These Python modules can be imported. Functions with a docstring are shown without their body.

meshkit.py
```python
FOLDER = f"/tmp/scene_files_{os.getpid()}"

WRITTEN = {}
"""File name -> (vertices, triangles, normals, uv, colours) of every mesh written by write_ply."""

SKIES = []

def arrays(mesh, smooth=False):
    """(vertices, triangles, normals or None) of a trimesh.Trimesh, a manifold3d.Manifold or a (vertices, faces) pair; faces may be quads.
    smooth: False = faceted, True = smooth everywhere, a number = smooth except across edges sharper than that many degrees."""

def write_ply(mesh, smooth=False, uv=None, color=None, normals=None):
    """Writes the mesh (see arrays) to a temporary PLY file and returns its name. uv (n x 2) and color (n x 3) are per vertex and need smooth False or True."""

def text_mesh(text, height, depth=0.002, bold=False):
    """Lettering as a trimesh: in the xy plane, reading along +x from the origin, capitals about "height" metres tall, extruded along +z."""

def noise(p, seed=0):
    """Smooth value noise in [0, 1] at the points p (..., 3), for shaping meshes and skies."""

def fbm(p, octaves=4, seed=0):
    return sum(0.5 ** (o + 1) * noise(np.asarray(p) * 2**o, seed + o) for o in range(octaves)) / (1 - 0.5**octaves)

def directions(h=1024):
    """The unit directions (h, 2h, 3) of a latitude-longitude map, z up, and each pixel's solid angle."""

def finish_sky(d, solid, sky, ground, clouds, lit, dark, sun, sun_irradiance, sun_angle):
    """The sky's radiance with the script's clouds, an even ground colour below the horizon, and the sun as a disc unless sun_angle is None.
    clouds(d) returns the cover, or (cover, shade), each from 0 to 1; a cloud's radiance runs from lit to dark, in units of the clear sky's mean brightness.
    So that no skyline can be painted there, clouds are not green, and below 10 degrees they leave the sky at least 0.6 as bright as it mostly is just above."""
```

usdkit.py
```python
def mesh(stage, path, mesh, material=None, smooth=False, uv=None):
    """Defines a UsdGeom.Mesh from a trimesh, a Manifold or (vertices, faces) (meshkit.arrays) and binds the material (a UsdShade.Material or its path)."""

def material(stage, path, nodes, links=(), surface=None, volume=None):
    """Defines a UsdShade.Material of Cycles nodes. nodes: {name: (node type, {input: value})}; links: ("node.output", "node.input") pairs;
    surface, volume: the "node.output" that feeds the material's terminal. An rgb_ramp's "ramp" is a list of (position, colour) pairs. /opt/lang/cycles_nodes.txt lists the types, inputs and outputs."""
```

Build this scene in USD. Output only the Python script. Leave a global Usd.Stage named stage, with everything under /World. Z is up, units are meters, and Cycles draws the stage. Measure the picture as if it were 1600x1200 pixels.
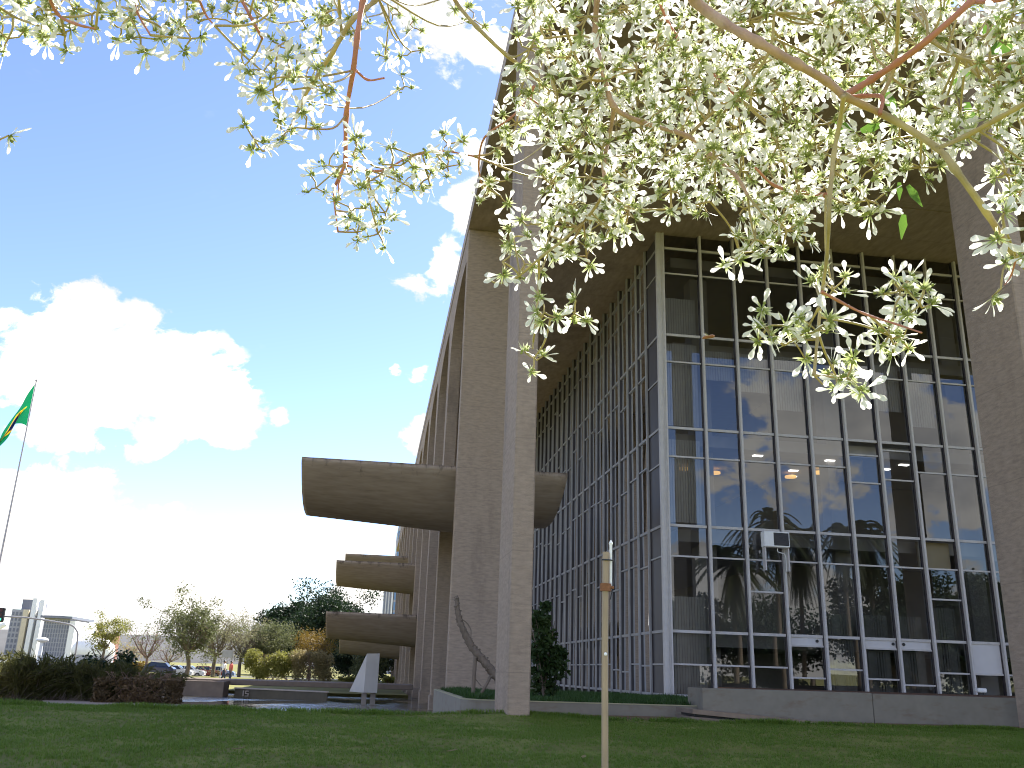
import math, random
import numpy as np, trimesh, manifold3d, usdkit, meshkit
from shapely.geometry import Polygon, Point, box as sbox
from pxr import Usd, UsdGeom, UsdLux, UsdShade, Gf, Sdf, Vt

stage = Usd.Stage.CreateInMemory()
UsdGeom.SetStageUpAxis(stage, "Z")
UsdGeom.SetStageMetersPerUnit(stage, 1.0)
W = UsdGeom.Xform.Define(stage, "/World")
stage.SetDefaultPrim(W.GetPrim())
UsdGeom.Scope.Define(stage, "/World/Looks")

# ------------------------------------------------------------------ camera (at the origin, eye height over the lawn)
FPX, YAW, PITCH, ROLL = 1403.236, 0.139517912, 0.309970748, 0.0321183935
def _rot():
    f = np.array([math.sin(YAW) * math.cos(PITCH), math.cos(YAW) * math.cos(PITCH), math.sin(PITCH)])
    r = np.array([math.cos(YAW), -math.sin(YAW), 0]); u = np.cross(r, f)
    return r * math.cos(ROLL) + u * math.sin(ROLL), -r * math.sin(ROLL) + u * math.cos(ROLL), f
RGT, UPV, FWD = _rot()
EXPOSURE = 1.68
cam = UsdGeom.Camera.Define(stage, "/World/camera")
cam.AddTransformOp().Set(Gf.Matrix4d(*RGT, 0, *UPV, 0, *(-FWD), 0, 0, 0, 0, 1))
cam.CreateHorizontalApertureAttr(36.0); cam.CreateVerticalApertureAttr(27.0)
cam.CreateFocalLengthAttr(36.0 * FPX / 1600)
cam.CreateClippingRangeAttr((0.05, 20000.0))
cam.CreateExposureAttr(EXPOSURE)

# ------------------------------------------------------------------ sky and sun
SUN_AZ, SUN_EL = math.radians(38), math.radians(47.5)        # azimuth from +Y towards +X
SUN_DIR = np.array([math.sin(SUN_AZ) * math.cos(SUN_EL), math.cos(SUN_AZ) * math.cos(SUN_EL), math.sin(SUN_EL)])
SKY_STRENGTH, SUN_INTENSITY = 0.10, 1.15
sun = UsdLux.DistantLight.Define(stage, "/World/sun")
sun.CreateNormalizeAttr(True); sun.CreateIntensityAttr(SUN_INTENSITY); sun.CreateAngleAttr(0.5)
sun.CreateColorAttr(Gf.Vec3f(1.0, 0.95, 0.87))
_z = SUN_DIR; _x = np.cross([0, 0, 1.0], _z); _x /= np.linalg.norm(_x); _y = np.cross(_z, _x)
sun.AddTransformOp().Set(Gf.Matrix4d(*_x, 0, *_y, 0, *_z, 0, 0, 0, 0, 1))

def ray(x, y):                                               # direction of a photograph pixel (1600 x 1200)
    return RGT * (x - 800) / FPX + UPV * (600 - y) / FPX + FWD
def at(x, y, **k):                                           # the point where that sight line has X, Y or Z = value
    (a, v), = k.items(); r = ray(x, y)
    return r * v / r["XYZ".index(a)]

def sky_dome():
    dome = UsdLux.DomeLight.Define(stage, "/World/sky"); dome.CreateIntensityAttr(1.0)
    n = {"tc": ("texture_coordinate", {}),
         "sky": ("sky_texture", {"sky_type": "single_scattering", "sun_disc": False, "sun_elevation": SUN_EL, "sun_rotation": SUN_AZ, "altitude": 1100.0, "air_density": 1.0, "aerosol_density": 0.35, "ozone_density": 2.0}),
         "bg": ("background_shader", {"strength": SKY_STRENGTH})}
    l = []
    # cumulus banks: (direction, angular radius); the ones the photograph shows and others like them all round
    banks = []
    for x, y, r in [(40, 570, 3.8), (110, 530, 3.4), (190, 590, 3.8), (285, 610, 3.3), (345, 650, 2.4), (240, 680, 1.8), (100, 640, 2.8), (150, 470, 1.2), (25, 500, 1.5), (20, 800, 3.4), (110, 810, 3.2), (230, 860, 3.2), (400, 890, 4.0), (560, 890, 3.2),
                    (690, 40, 2.7), (755, 75, 2.4), (640, 10, 2.2), (700, 415, 2.7), (745, 330, 2.5), (765, 250, 1.8), (650, 440, 1.9), (655, 570, 1.5), (622, 577, 0.8), (512, 570, 0.7), (437, 654, 0.7), (672, 690, 1.7)]:
        d = ray(x, y); banks.append((d / np.linalg.norm(d), math.radians(r)))
    for x, y, r in [(1240, 670, 5.0), (1330, 640, 4.2), (1420, 640, 4.6), (1500, 690, 4.0), (1460, 780, 3.4), (1245, 880, 1.8), (1200, 965, 2.6), (1300, 990, 2.6), (1230, 1040, 2.2), (1090, 900, 2.5)]:
        d = ray(x, y) * [1, -1, 1]; banks.append((d / np.linalg.norm(d), math.radians(r)))      # the part of the sky behind the camera that the glass mirrors
    rg = random.Random(5)
    for _ in range(64):
        az = rg.uniform(70, 345); el = rg.uniform(8, 78)
        if (290 < az < 345 and el > 24) or (120 < az < 165 and el < 45): continue
        az, el = math.radians(az), math.radians(el)
        banks.append((np.array([math.sin(az) * math.cos(el), math.cos(az) * math.cos(el), math.sin(el)]), math.radians(rg.uniform(3.5, 9))))
    last = None
    for i, (d, r) in enumerate(banks):
        n[f"d{i}"] = ("vector_math", {"math_type": "distance", "vector2": d}); l.append(("tc.generated", f"d{i}.vector1"))
        n[f"m{i}"] = ("map_range", {"range_type": "linear", "from_min": r * 1.55, "from_max": r * 0.25, "to_min": 0.0, "to_max": min(1.0, 0.5 + 0.2 * math.degrees(r)), "clamp": True}); l.append((f"d{i}.value", f"m{i}.value"))
        if last is None: last = f"m{i}.result"
        else:
            n[f"x{i}"] = ("math", {"math_type": "smoothmax", "value3": 0.15}); l += [(last, f"x{i}.value1"), (f"m{i}.result", f"x{i}.value2")]; last = f"x{i}.value"
    n["sep"] = ("separate_xyz", {}); l.append(("tc.generated", "sep.vector"))
    n["low"] = ("map_range", {"range_type": "smoothstep", "from_min": 0.19, "from_max": 0.07, "to_min": 0.0, "to_max": 0.72, "clamp": True}); l.append(("sep.z", "low.value"))
    n["mx"] = ("math", {"math_type": "smoothmax", "value3": 0.1}); l += [(last, "mx.value1"), ("low.result", "mx.value2")]
    n["mp"] = ("mapping", {"mapping_type": "point", "scale": (1, 1, 1.5)}); l.append(("tc.generated", "mp.vector"))
    n["f1"] = ("noise_texture", {"scale": 6.0, "detail": 10.0, "roughness": 0.6, "distortion": 0.3}); l.append(("mp.vector", "f1.vector"))
    n["a"] = ("math", {"math_type": "multiply_add", "value2": 2.2, "value3": -1.12}); l.append(("f1.fac", "a.value1"))
    n["s"] = ("math", {"math_type": "add"}); l += [("mx.value", "s.value1"), ("a.value", "s.value2")]
    n["f3"] = ("noise_texture", {"scale": 24.0, "detail": 8.0, "roughness": 0.6, "distortion": 0.4}); l.append(("mp.vector", "f3.vector"))
    n["a3"] = ("math", {"math_type": "multiply_add", "value2": 1.3, "value3": -0.66}); l.append(("f3.fac", "a3.value1"))
    n["s3"] = ("math", {"math_type": "add"}); l += [("s.value", "s3.value1"), ("a3.value", "s3.value2")]
    n["cov"] = ("map_range", {"range_type": "smoothstep", "from_min": 0.46, "from_max": 0.66, "to_min": 0.0, "to_max": 1.0, "clamp": True}); l.append(("s3.value", "cov.value"))
    n["f2"] = ("noise_texture", {"scale": 9.0, "detail": 5.0, "roughness": 0.55}); l.append(("mp.vector", "f2.vector"))
    n["cr"] = ("rgb_ramp", {"ramp": [(0.0, CLOUD_DARK), (0.36, CLOUD_DARK), (0.56, CLOUD_LIT), (1.0, CLOUD_LIT)]}); l.append(("f2.fac", "cr.fac"))
    n["hs"] = ("hsv", {"hue": 0.514, "saturation": 1.06, "value": 0.96}); l.append(("sky.color", "hs.color"))
    n["mix"] = ("mix_color", {"blend_type": "mix", "use_clamp": True}); n["gt"] = ("map_range", {"range_type": "smoothstep", "from_min": 0.10, "from_max": 0.30, "to_min": 0.0, "to_max": 1.0, "clamp": True}); l.append(("mx.value", "gt.value"))
    n["cg"] = ("math", {"math_type": "multiply"}); l += [("cov.result", "cg.value1"), ("gt.result", "cg.value2")]
    l += [("cg.value", "mix.fac"), ("hs.color", "mix.a"), ("cr.color", "mix.b")]
    l.append(("mix.result", "bg.color"))
    m = usdkit.material(stage, "/World/Looks/sky_look", n, l, surface="bg.background")
    UsdShade.MaterialBindingAPI.Apply(dome.GetPrim()).Bind(m)
    p = dome.GetPrim(); p.SetCustomDataByKey("kind", "structure"); p.SetCustomDataByKey("label", "blue sky with bright white cumulus clouds"); p.SetCustomDataByKey("category", "sky")
CLOUD_LIT, CLOUD_DARK = (5.2, 4.98, 4.65), (3.3, 3.25, 3.25)
sky_dome()

# ------------------------------------------------------------------ helpers: names, things, materials, meshes
_used = {}
def numbered(parent, name):
    k = f"{parent}/{name}"; n = _used.get(k, 0); _used[k] = n + 1
    return k if n == 0 else f"{k}_{n:03d}"
def tag(p, label=None, cat=None, group=None, kind=None):
    p = p.GetPrim() if hasattr(p, "GetPrim") else p
    for k, v in (("label", label), ("category", cat), ("group", group), ("kind", kind)):
        if v: p.SetCustomDataByKey(k, v)
    return p
def path_of(parent):
    return "/World" if parent is None else str((parent.GetPrim() if hasattr(parent, "GetPrim") else parent).GetPath())
def obj(name, mesh, m, parent=None, smooth=False, uv=None, label=None):
    r = usdkit.mesh(stage, numbered(path_of(parent), name), mesh, m, smooth, uv)
    if label: tag(r, label)
    return r
def thing(name, label, cat, loc=(0, 0, 0), rz=0, group=None, parent=None):
    x = UsdGeom.Xform.Define(stage, numbered(path_of(parent), name))
    if any(loc): x.AddTranslateOp().Set(Gf.Vec3d(*map(float, loc)))
    if rz: x.AddRotateZOp().Set(math.degrees(rz))
    if label: tag(x, label, cat, group)
    return x
def part_group(name, parent, label=None):
    x = UsdGeom.Xform.Define(stage, numbered(path_of(parent), name))
    if label: tag(x, label)
    return x
def copy_of(src, loc, rz=0, scale=1.0, label=None, group=None):
    x = UsdGeom.Xform.Define(stage, numbered("/World", src.GetPrim().GetName()))
    p = x.GetPrim(); p.GetReferences().AddInternalReference(src.GetPrim().GetPath()); p.SetInstanceable(True)
    x.ClearXformOpOrder()
    x.AddTransformOp(opSuffix="place").Set(Gf.Matrix4d().SetScale(scale) * Gf.Matrix4d().SetRotate(Gf.Rotation(Gf.Vec3d(0, 0, 1), math.degrees(rz))) * Gf.Matrix4d().SetTranslate(Gf.Vec3d(*map(float, loc))))
    cd = src.GetPrim().GetCustomData(); tag(p, label or cd.get("label"), cd.get("category"), group or cd.get("group"))
    return x

MATS = {}
def mat(name, color, rough=0.6, var=0.12, scale=3.0, stretch=(1, 1, 1), bump=0.0, bscale=30.0, bdist=0.02, metallic=0.0, spec=0.5, stain=0.0, stain_color=(0.05, 0.045, 0.04), stain_scale=0.5, stain_stretch=(1, 1, 0.25), per_object=0.0, lines=None, detail=6.0, emit=None, coat=0.0):
    c = np.array(color, float)
    n = {"g": ("geometry", {}), "mp": ("mapping", {"mapping_type": "point", "scale": stretch}),
         "n": ("noise_texture", {"scale": scale, "detail": detail, "roughness": 0.6}),
         "r": ("rgb_ramp", {"ramp": [(0.25, c * (1 - var)), (0.5, c), (0.75, c * (1 + var))]}),
         "p": ("principled_bsdf", {"roughness": rough, "metallic": metallic, "specular_ior_level": spec, "coat_weight": coat})}
    l = [("g.position", "mp.vector"), ("mp.vector", "n.vector"), ("n.fac", "r.fac")]
    col = "r.color"
    if stain:
        n["ms"] = ("mapping", {"mapping_type": "point", "scale": stain_stretch}); n["ns"] = ("noise_texture", {"scale": stain_scale, "detail": 7.0, "roughness": 0.65})
        n["rs"] = ("map_range", {"range_type": "smoothstep", "from_min": 0.5, "from_max": 0.75, "to_min": 0.0, "to_max": stain, "clamp": True})
        n["mixs"] = ("mix_color", {"b": stain_color})
        l += [("g.position", "ms.vector"), ("ms.vector", "ns.vector"), ("ns.fac", "rs.value"), ("rs.result", "mixs.fac"), (col, "mixs.a")]; col = "mixs.result"
    if per_object:
        n["oi"] = ("object_info", {}); n["om"] = ("map_range", {"range_type": "linear", "from_min": 0.0, "from_max": 1.0, "to_min": 1 - per_object, "to_max": 1 + per_object})
        n["hv"] = ("hsv", {}); l += [("oi.random", "om.value"), ("om.result", "hv.value"), (col, "hv.color")]; col = "hv.color"
    if lines:                                                # thin dark pour or panel joints every few metres along one axis
        ax_, step, wdt, dark = lines
        n["sx"] = ("separate_xyz", {}); n["nw"] = ("noise_texture", {"scale": 1.5, "detail": 2.0}); n["w1"] = ("math", {"math_type": "multiply_add", "value2": 0.05}); n["w2"] = ("math", {"math_type": "multiply", "value2": 1.0 / step}); n["w3"] = ("math", {"math_type": "fraction"})
        n["w4"] = ("math", {"math_type": "less_than", "value2": wdt / step}); n["w5"] = ("math", {"math_type": "multiply", "value2": dark}); n["w6"] = ("mix_color", {"b": tuple(c * 0.35)})
        l += [("g.position", "sx.vector"), ("g.position", "nw.vector"), ("nw.fac", "w1.value1"), (f"sx.{ax_}", "w1.value3"), ("w1.value", "w2.value1"), ("w2.value", "w3.value1"), ("w3.value", "w4.value1"), ("w4.value", "w5.value1"), ("w5.value", "w6.fac"), (col, "w6.a")]; col = "w6.result"
    l.append((col, "p.base_color"))
    if bump:
        n["nb"] = ("noise_texture", {"scale": bscale, "detail": 6.0, "roughness": 0.65}); n["b"] = ("bump", {"strength": bump, "distance": bdist})
        l += [("mp.vector", "nb.vector"), ("nb.fac", "b.height"), ("b.normal", "p.normal")]
    if emit: n["p"][1].update(emission_color=emit[0], emission_strength=emit[1])
    MATS[name] = usdkit.material(stage, f"/World/Looks/{name}", n, l, surface="p.BSDF")
    return MATS[name]

def leaf_mat(name, c1, c2, trans=0.35, rough=0.5, scale=1.5):
    n = {"g": ("geometry", {}), "n": ("noise_texture", {"scale": scale, "detail": 3.0}), "v": ("math", {"math_type": "multiply_add", "value2": 0.55, "value3": 0.0}), "a": ("math", {"math_type": "add"}),
         "sc": ("math", {"math_type": "multiply", "value2": 0.5}),
         "r": ("rgb_ramp", {"ramp": [(0.2, c1), (0.8, c2)]}), "p": ("principled_bsdf", {"roughness": rough, "specular_ior_level": 0.3}),
         "t": ("translucent_bsdf", {}), "m": ("mix_closure", {"fac": trans})}
    l = [("g.position", "n.vector"), ("g.random_per_island", "v.value1"), ("n.fac", "sc.value1"), ("v.value", "a.value1"), ("sc.value", "a.value2"), ("a.value", "r.fac"),
         ("r.color", "p.base_color"), ("r.color", "t.color"), ("p.BSDF", "m.closure1"), ("t.BSDF", "m.closure2")]
    MATS[name] = usdkit.material(stage, f"/World/Looks/{name}", n, l, surface="m.closure")
    return MATS[name]

def box(x0, x1, y0, y1, z0, z1):
    m = trimesh.creation.box([x1 - x0, y1 - y0, z1 - z0]); m.apply_translation([(x0 + x1) / 2, (y0 + y1) / 2, (z0 + z1) / 2]); return m
def cbox(x0, x1, y0, y1, z0, z1, c=0.02):                    # box with chamfered vertical and horizontal edges
    pts = []
    for x, sx in ((x0, 1), (x1, -1)):
        for y, sy in ((y0, 1), (y1, -1)):
            for z, sz in ((z0, 1), (z1, -1)):
                pts += [(x + sx * c, y + sy * c, z), (x + sx * c, y, z + sz * c), (x, y + sy * c, z + sz * c)]
    return trimesh.convex.convex_hull(np.array(pts))
def cat(ms): return trimesh.util.concatenate(ms)
def tube(pts, rad, sides=8, cap=True):
    pts = np.asarray(pts, float); n = len(pts); rad = np.broadcast_to(np.asarray(rad, float), (n,))
    t = np.gradient(pts, axis=0); t /= np.linalg.norm(t, axis=1, keepdims=True) + 1e-12
    ref = np.array([0, 0, 1.0]) if abs(t[0, 2]) < 0.9 else np.array([1.0, 0, 0])
    u = np.cross(t[0], ref); u /= np.linalg.norm(u); V = []
    ang = np.arange(sides) * 2 * np.pi / sides
    for i in range(n):
        u = u - t[i] * (u @ t[i]); u /= np.linalg.norm(u) + 1e-12; w = np.cross(t[i], u)
        V.append(pts[i] + rad[i] * (np.cos(ang)[:, None] * u + np.sin(ang)[:, None] * w))
    V = np.vstack(V); F = []
    for i in range(n - 1):
        for j in range(sides):
            a, b = i * sides + j, i * sides + (j + 1) % sides
            F += [(a, b, b + sides), (a, b + sides, a + sides)]
    if cap:
        V = np.vstack([V, pts[0], pts[-1]]); c0, c1 = n * sides, n * sides + 1
        for j in range(sides):
            F += [(c0, (j + 1) % sides, j), (c1, (n - 1) * sides + j, (n - 1) * sides + (j + 1) % sides)]
    return trimesh.Trimesh(V, F, process=False)
def smooth_line(pts, k=4):                                   # Catmull-Rom through the points
    p = np.asarray(pts, float)
    if len(p) < 3: return p
    q = np.vstack([2 * p[0] - p[1], p, 2 * p[-1] - p[-2]]); out = []
    for i in range(1, len(q) - 2):
        for s in np.arange(k) / k:
            out.append(0.5 * (2 * q[i] + (q[i + 1] - q[i - 1]) * s + (2 * q[i - 1] - 5 * q[i] + 4 * q[i + 1] - q[i + 2]) * s * s + (3 * q[i] - q[i - 1] - 3 * q[i + 1] + q[i + 2]) * s ** 3))
    return np.vstack([out, p[-1]])
def extrude_yz(poly, x0, x1):                                # polygon in (Y, Z) extruded along X
    m = trimesh.creation.extrude_polygon(poly, x1 - x0, engine="earcut")
    v = np.asarray(m.vertices); return trimesh.Trimesh(np.c_[v[:, 2] + x0, v[:, 0], v[:, 1]], m.faces, process=False)
def mani(m): return manifold3d.Manifold(manifold3d.Mesh(np.asarray(m.vertices, np.float32), np.asarray(m.faces, np.uint32)))
def prism_xy(poly, z0, z1):
    m = trimesh.creation.extrude_polygon(poly, z1 - z0, engine="earcut"); m.apply_translation([0, 0, z0]); return m
def leaves(rng, P, size, up=0.3, aspect=0.5, N=None):        # one folded diamond leaf per point
    P = np.asarray(P, float); n = len(P); s = size * rng.uniform(0.6, 1.3, n)
    d = rng.normal(size=(n, 3)); d[:, 2] += up * 0
    if N is not None: d = d * 0.7 + N
    d /= np.linalg.norm(d, axis=1, keepdims=True)
    e = rng.normal(size=(n, 3)); e = np.cross(d, e); e /= np.linalg.norm(e, axis=1, keepdims=True); nn = np.cross(d, e)
    s = s[:, None]
    a = P - d * s * 0.5; b = P + e * s * aspect * 0.5 + nn * s * 0.08; c = P + d * s * 0.5; f = P - e * s * aspect * 0.5 + nn * s * 0.08
    V = np.stack([a, b, c, f], 1).reshape(-1, 3); k = np.arange(n)[:, None] * 4
    return trimesh.Trimesh(V, np.vstack([k + [0, 1, 2], k + [0, 2, 3]]), process=False)
def interleave(m): return m

# ------------------------------------------------------------------ materials
concrete = mat("board_marked_concrete", (0.315, 0.245, 0.183), 0.85, 0.22, 4.0, (1.0, 1.0, 3.6), bump=0.7, bscale=16.0, bdist=0.03, stain=0.5, stain_scale=0.8, stain_color=(0.13, 0.10, 0.08), spec=0.2, lines=("z", 2.6, 0.022, 0.28))
soffit_c = mat("soffit_concrete", (0.37, 0.288, 0.208), 0.9, 0.22, 2.2, (2.4, 0.8, 1.0), bump=0.4, bscale=6.0, bdist=0.03, stain=0.5, stain_scale=0.35, stain_stretch=(1, 1, 1), stain_color=(0.12, 0.085, 0.06), spec=0.2, lines=("y", 2.95, 0.03, 0.35))
spout_c = mat("spout_concrete", (0.37, 0.275, 0.19), 0.88, 0.18, 2.0, (0.4, 2.5, 4.0), bump=0.5, bscale=8.0, bdist=0.025, stain=0.6, stain_scale=0.9, stain_stretch=(0.6, 1, 1.2), stain_color=(0.10, 0.08, 0.065), spec=0.2)
spout_w = usdkit.material(stage, "/World/Looks/weathered_spout",
    {"g": ("geometry", {}), "mp": ("mapping", {"mapping_type": "point", "scale": (0.5, 1.6, 3.4)}), "n": ("noise_texture", {"scale": 2.2, "detail": 8.0, "roughness": 0.65}),
     "r": ("rgb_ramp", {"ramp": [(0.25, (0.245, 0.188, 0.138)), (0.5, (0.335, 0.262, 0.195)), (0.75, (0.40, 0.325, 0.25))]}), "uv": ("uvmap", {"attribute": "st"}), "s": ("separate_xyz", {}),
     "m2": ("mapping", {"mapping_type": "point", "scale": (1.6, 1.0, 0.5)}), "n2": ("noise_texture", {"scale": 1.5, "detail": 8.0, "roughness": 0.7}), "n2s": ("math", {"math_type": "multiply_add", "value2": 0.55, "value3": -0.30}),
     "sub": ("math", {"math_type": "subtract"}), "st": ("map_range", {"range_type": "smoothstep", "from_min": 0.07, "from_max": -0.05, "to_min": 0.0, "to_max": 0.85, "clamp": True}), "mx": ("mix_color", {"b": (0.055, 0.042, 0.034)}),
     "nb": ("noise_texture", {"scale": 9.0, "detail": 7.0, "roughness": 0.65}), "b": ("bump", {"strength": 0.6, "distance": 0.03}), "p": ("principled_bsdf", {"roughness": 0.88, "specular_ior_level": 0.2})},
    [("g.position", "mp.vector"), ("mp.vector", "n.vector"), ("n.fac", "r.fac"), ("uv.UV", "s.vector"), ("g.position", "m2.vector"), ("m2.vector", "n2.vector"), ("n2.fac", "n2s.value1"), ("s.y", "sub.value1"), ("n2s.value", "sub.value2"),
     ("sub.value", "st.value"), ("st.result", "mx.fac"), ("r.color", "mx.a"), ("mx.result", "p.base_color"), ("mp.vector", "nb.vector"), ("nb.fac", "b.height"), ("b.normal", "p.normal")], surface="p.BSDF")
edge_c = mat("edge_concrete", (0.35, 0.295, 0.25), 0.85, 0.12, 3.0, (1, 1, 1), bump=0.3, bscale=20, spec=0.2)
planter_c = mat("planter_concrete", (0.195, 0.18, 0.145), 0.85, 0.10, 4.0, bump=0.25, bscale=40, bdist=0.01, stain=0.6, stain_scale=1.5, stain_stretch=(1, 1, 3), stain_color=(0.15, 0.10, 0.065), spec=0.2)
paving_c = mat("paving_concrete", (0.30, 0.255, 0.215), 0.85, 0.15, 3.0, bump=0.3, bscale=30, stain=0.4, spec=0.2)
alu = mat("pale_aluminium", (0.50, 0.475, 0.455), 0.45, 0.07, 5.0, stain=0.2, stain_scale=2.0, spec=0.4)
alu_d = mat("dull_aluminium", (0.33, 0.32, 0.315), 0.45, 0.10, 4.0, stain=0.25, stain_scale=1.5, spec=0.4)
gasket = mat("dark_gasket", (0.035, 0.028, 0.03), 0.5)
panel_w = mat("white_panel", (0.56, 0.54, 0.53), 0.5, 0.04)
inner_wall = mat("inner_wall_paint", (0.30, 0.28, 0.25), 0.8, 0.1, 0.6)
inner_ceiling = mat("inner_ceiling", (0.42, 0.40, 0.38), 0.8, 0.05)
inner_dark = mat("inner_carpet", (0.07, 0.065, 0.06), 0.9)
blind_m = mat("blind_fabric", (0.62, 0.60, 0.56), 0.8, 0.1, 2.0)
curtain_m = mat("curtain_fabric", (0.36, 0.36, 0.33), 0.9, 0.2, 2.0)
beige_wall = mat("beige_wall", (0.26, 0.215, 0.13), 0.8, 0.05)
soil_m = mat("reddish_soil", (0.17, 0.105, 0.07), 0.95, 0.25, 3.0, bump=0.8, bscale=25, spec=0.1)
lamp_w = mat("white_lamp", (0.9, 0.9, 0.9), 0.5, emit=((1, 0.98, 0.92), 1.1))
lamp_o = mat("amber_lamp", (0.9, 0.6, 0.3), 0.5, emit=((1, 0.55, 0.12), 0.45))
white_paint = mat("white_paint", (0.78, 0.78, 0.76), 0.5, 0.05, 2.0, stain=0.12, stain_scale=2.0)
ground_m = mat("dry_grass", (0.17, 0.165, 0.06), 0.95, 0.3, 0.15, bump=0.5, bscale=3.0, bdist=0.1, spec=0.1, stain=0.5, stain_scale=0.06, stain_stretch=(1, 1, 1), stain_color=(0.30, 0.24, 0.14))
lawn_m = mat("lawn_turf", (0.165, 0.185, 0.05), 0.95, 0.35, 1.4, bump=0.9, bscale=45.0, bdist=0.04, spec=0.1, stain=0.5, stain_scale=0.9, stain_stretch=(1, 1, 1), stain_color=(0.21, 0.165, 0.07))
asphalt = mat("asphalt", (0.06, 0.058, 0.056), 0.9, 0.15, 2.0, bump=0.3, bscale=60)
wall_olive = mat("olive_stained_concrete", (0.09, 0.075, 0.05), 0.7, 0.25, 1.5, bump=0.3, bscale=15, stain=0.4, spec=0.3)
wall_brown = mat("wet_brown_concrete", (0.17, 0.13, 0.10), 0.8, 0.2, 2.0, bump=0.3, bscale=20, stain=0.5, spec=0.3)
side_dark = mat("smoked_panel", (0.06, 0.055, 0.055), 0.4, 0.1)
hill_m = mat("hill_scrub", (0.10, 0.10, 0.10), 0.95, 0.25, 0.012, spec=0.1)
black_p = mat("black_plastic", (0.02, 0.02, 0.022), 0.45)
bark_m = mat("grey_bark", (0.17, 0.135, 0.105), 0.95, 0.3, 6.0, (1, 1, 0.4), bump=0.7, bscale=12, spec=0.1)
bark_red = mat("red_brown_bark", (0.21, 0.14, 0.11), 0.95, 0.3, 6.0, bump=0.5, spec=0.1)
grass_leaf = leaf_mat("grass_blade", (0.13, 0.215, 0.03), (0.255, 0.32, 0.075), 0.45, scale=0.8)
bed_leaf = leaf_mat("bed_blade", (0.04, 0.09, 0.02), (0.10, 0.16, 0.04), 0.25)
bush_leaf = leaf_mat("bush_leaf", (0.03, 0.06, 0.015), (0.13, 0.17, 0.045), 0.3)
dark_leaf = leaf_mat("dark_leaf", (0.016, 0.034, 0.012), (0.05, 0.085, 0.025), 0.25)
hedge_leaf = leaf_mat("hedge_leaf", (0.08, 0.085, 0.025), (0.38, 0.34, 0.12), 0.45, scale=1.2)
brown_leaf = leaf_mat("brown_leaf", (0.11, 0.075, 0.035), (0.32, 0.19, 0.10), 0.25, scale=1.2)
mid_leaf = leaf_mat("mid_leaf", (0.11, 0.125, 0.05), (0.25, 0.25, 0.12), 0.48)
pale_leaf = leaf_mat("pale_leaf", (0.19, 0.185, 0.10), (0.36, 0.34, 0.20), 0.48)
lime_leaf = leaf_mat("lime_leaf", (0.22, 0.22, 0.05), (0.40, 0.38, 0.12), 0.45)
gold_leaf = leaf_mat("gold_leaf", (0.20, 0.13, 0.02), (0.42, 0.30, 0.06), 0.35)
straw_leaf = leaf_mat("straw_leaf", (0.28, 0.23, 0.11), (0.46, 0.40, 0.20), 0.45)
palm_leaf = leaf_mat("palm_leaf", (0.03, 0.045, 0.015), (0.09, 0.11, 0.04), 0.25)

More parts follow.
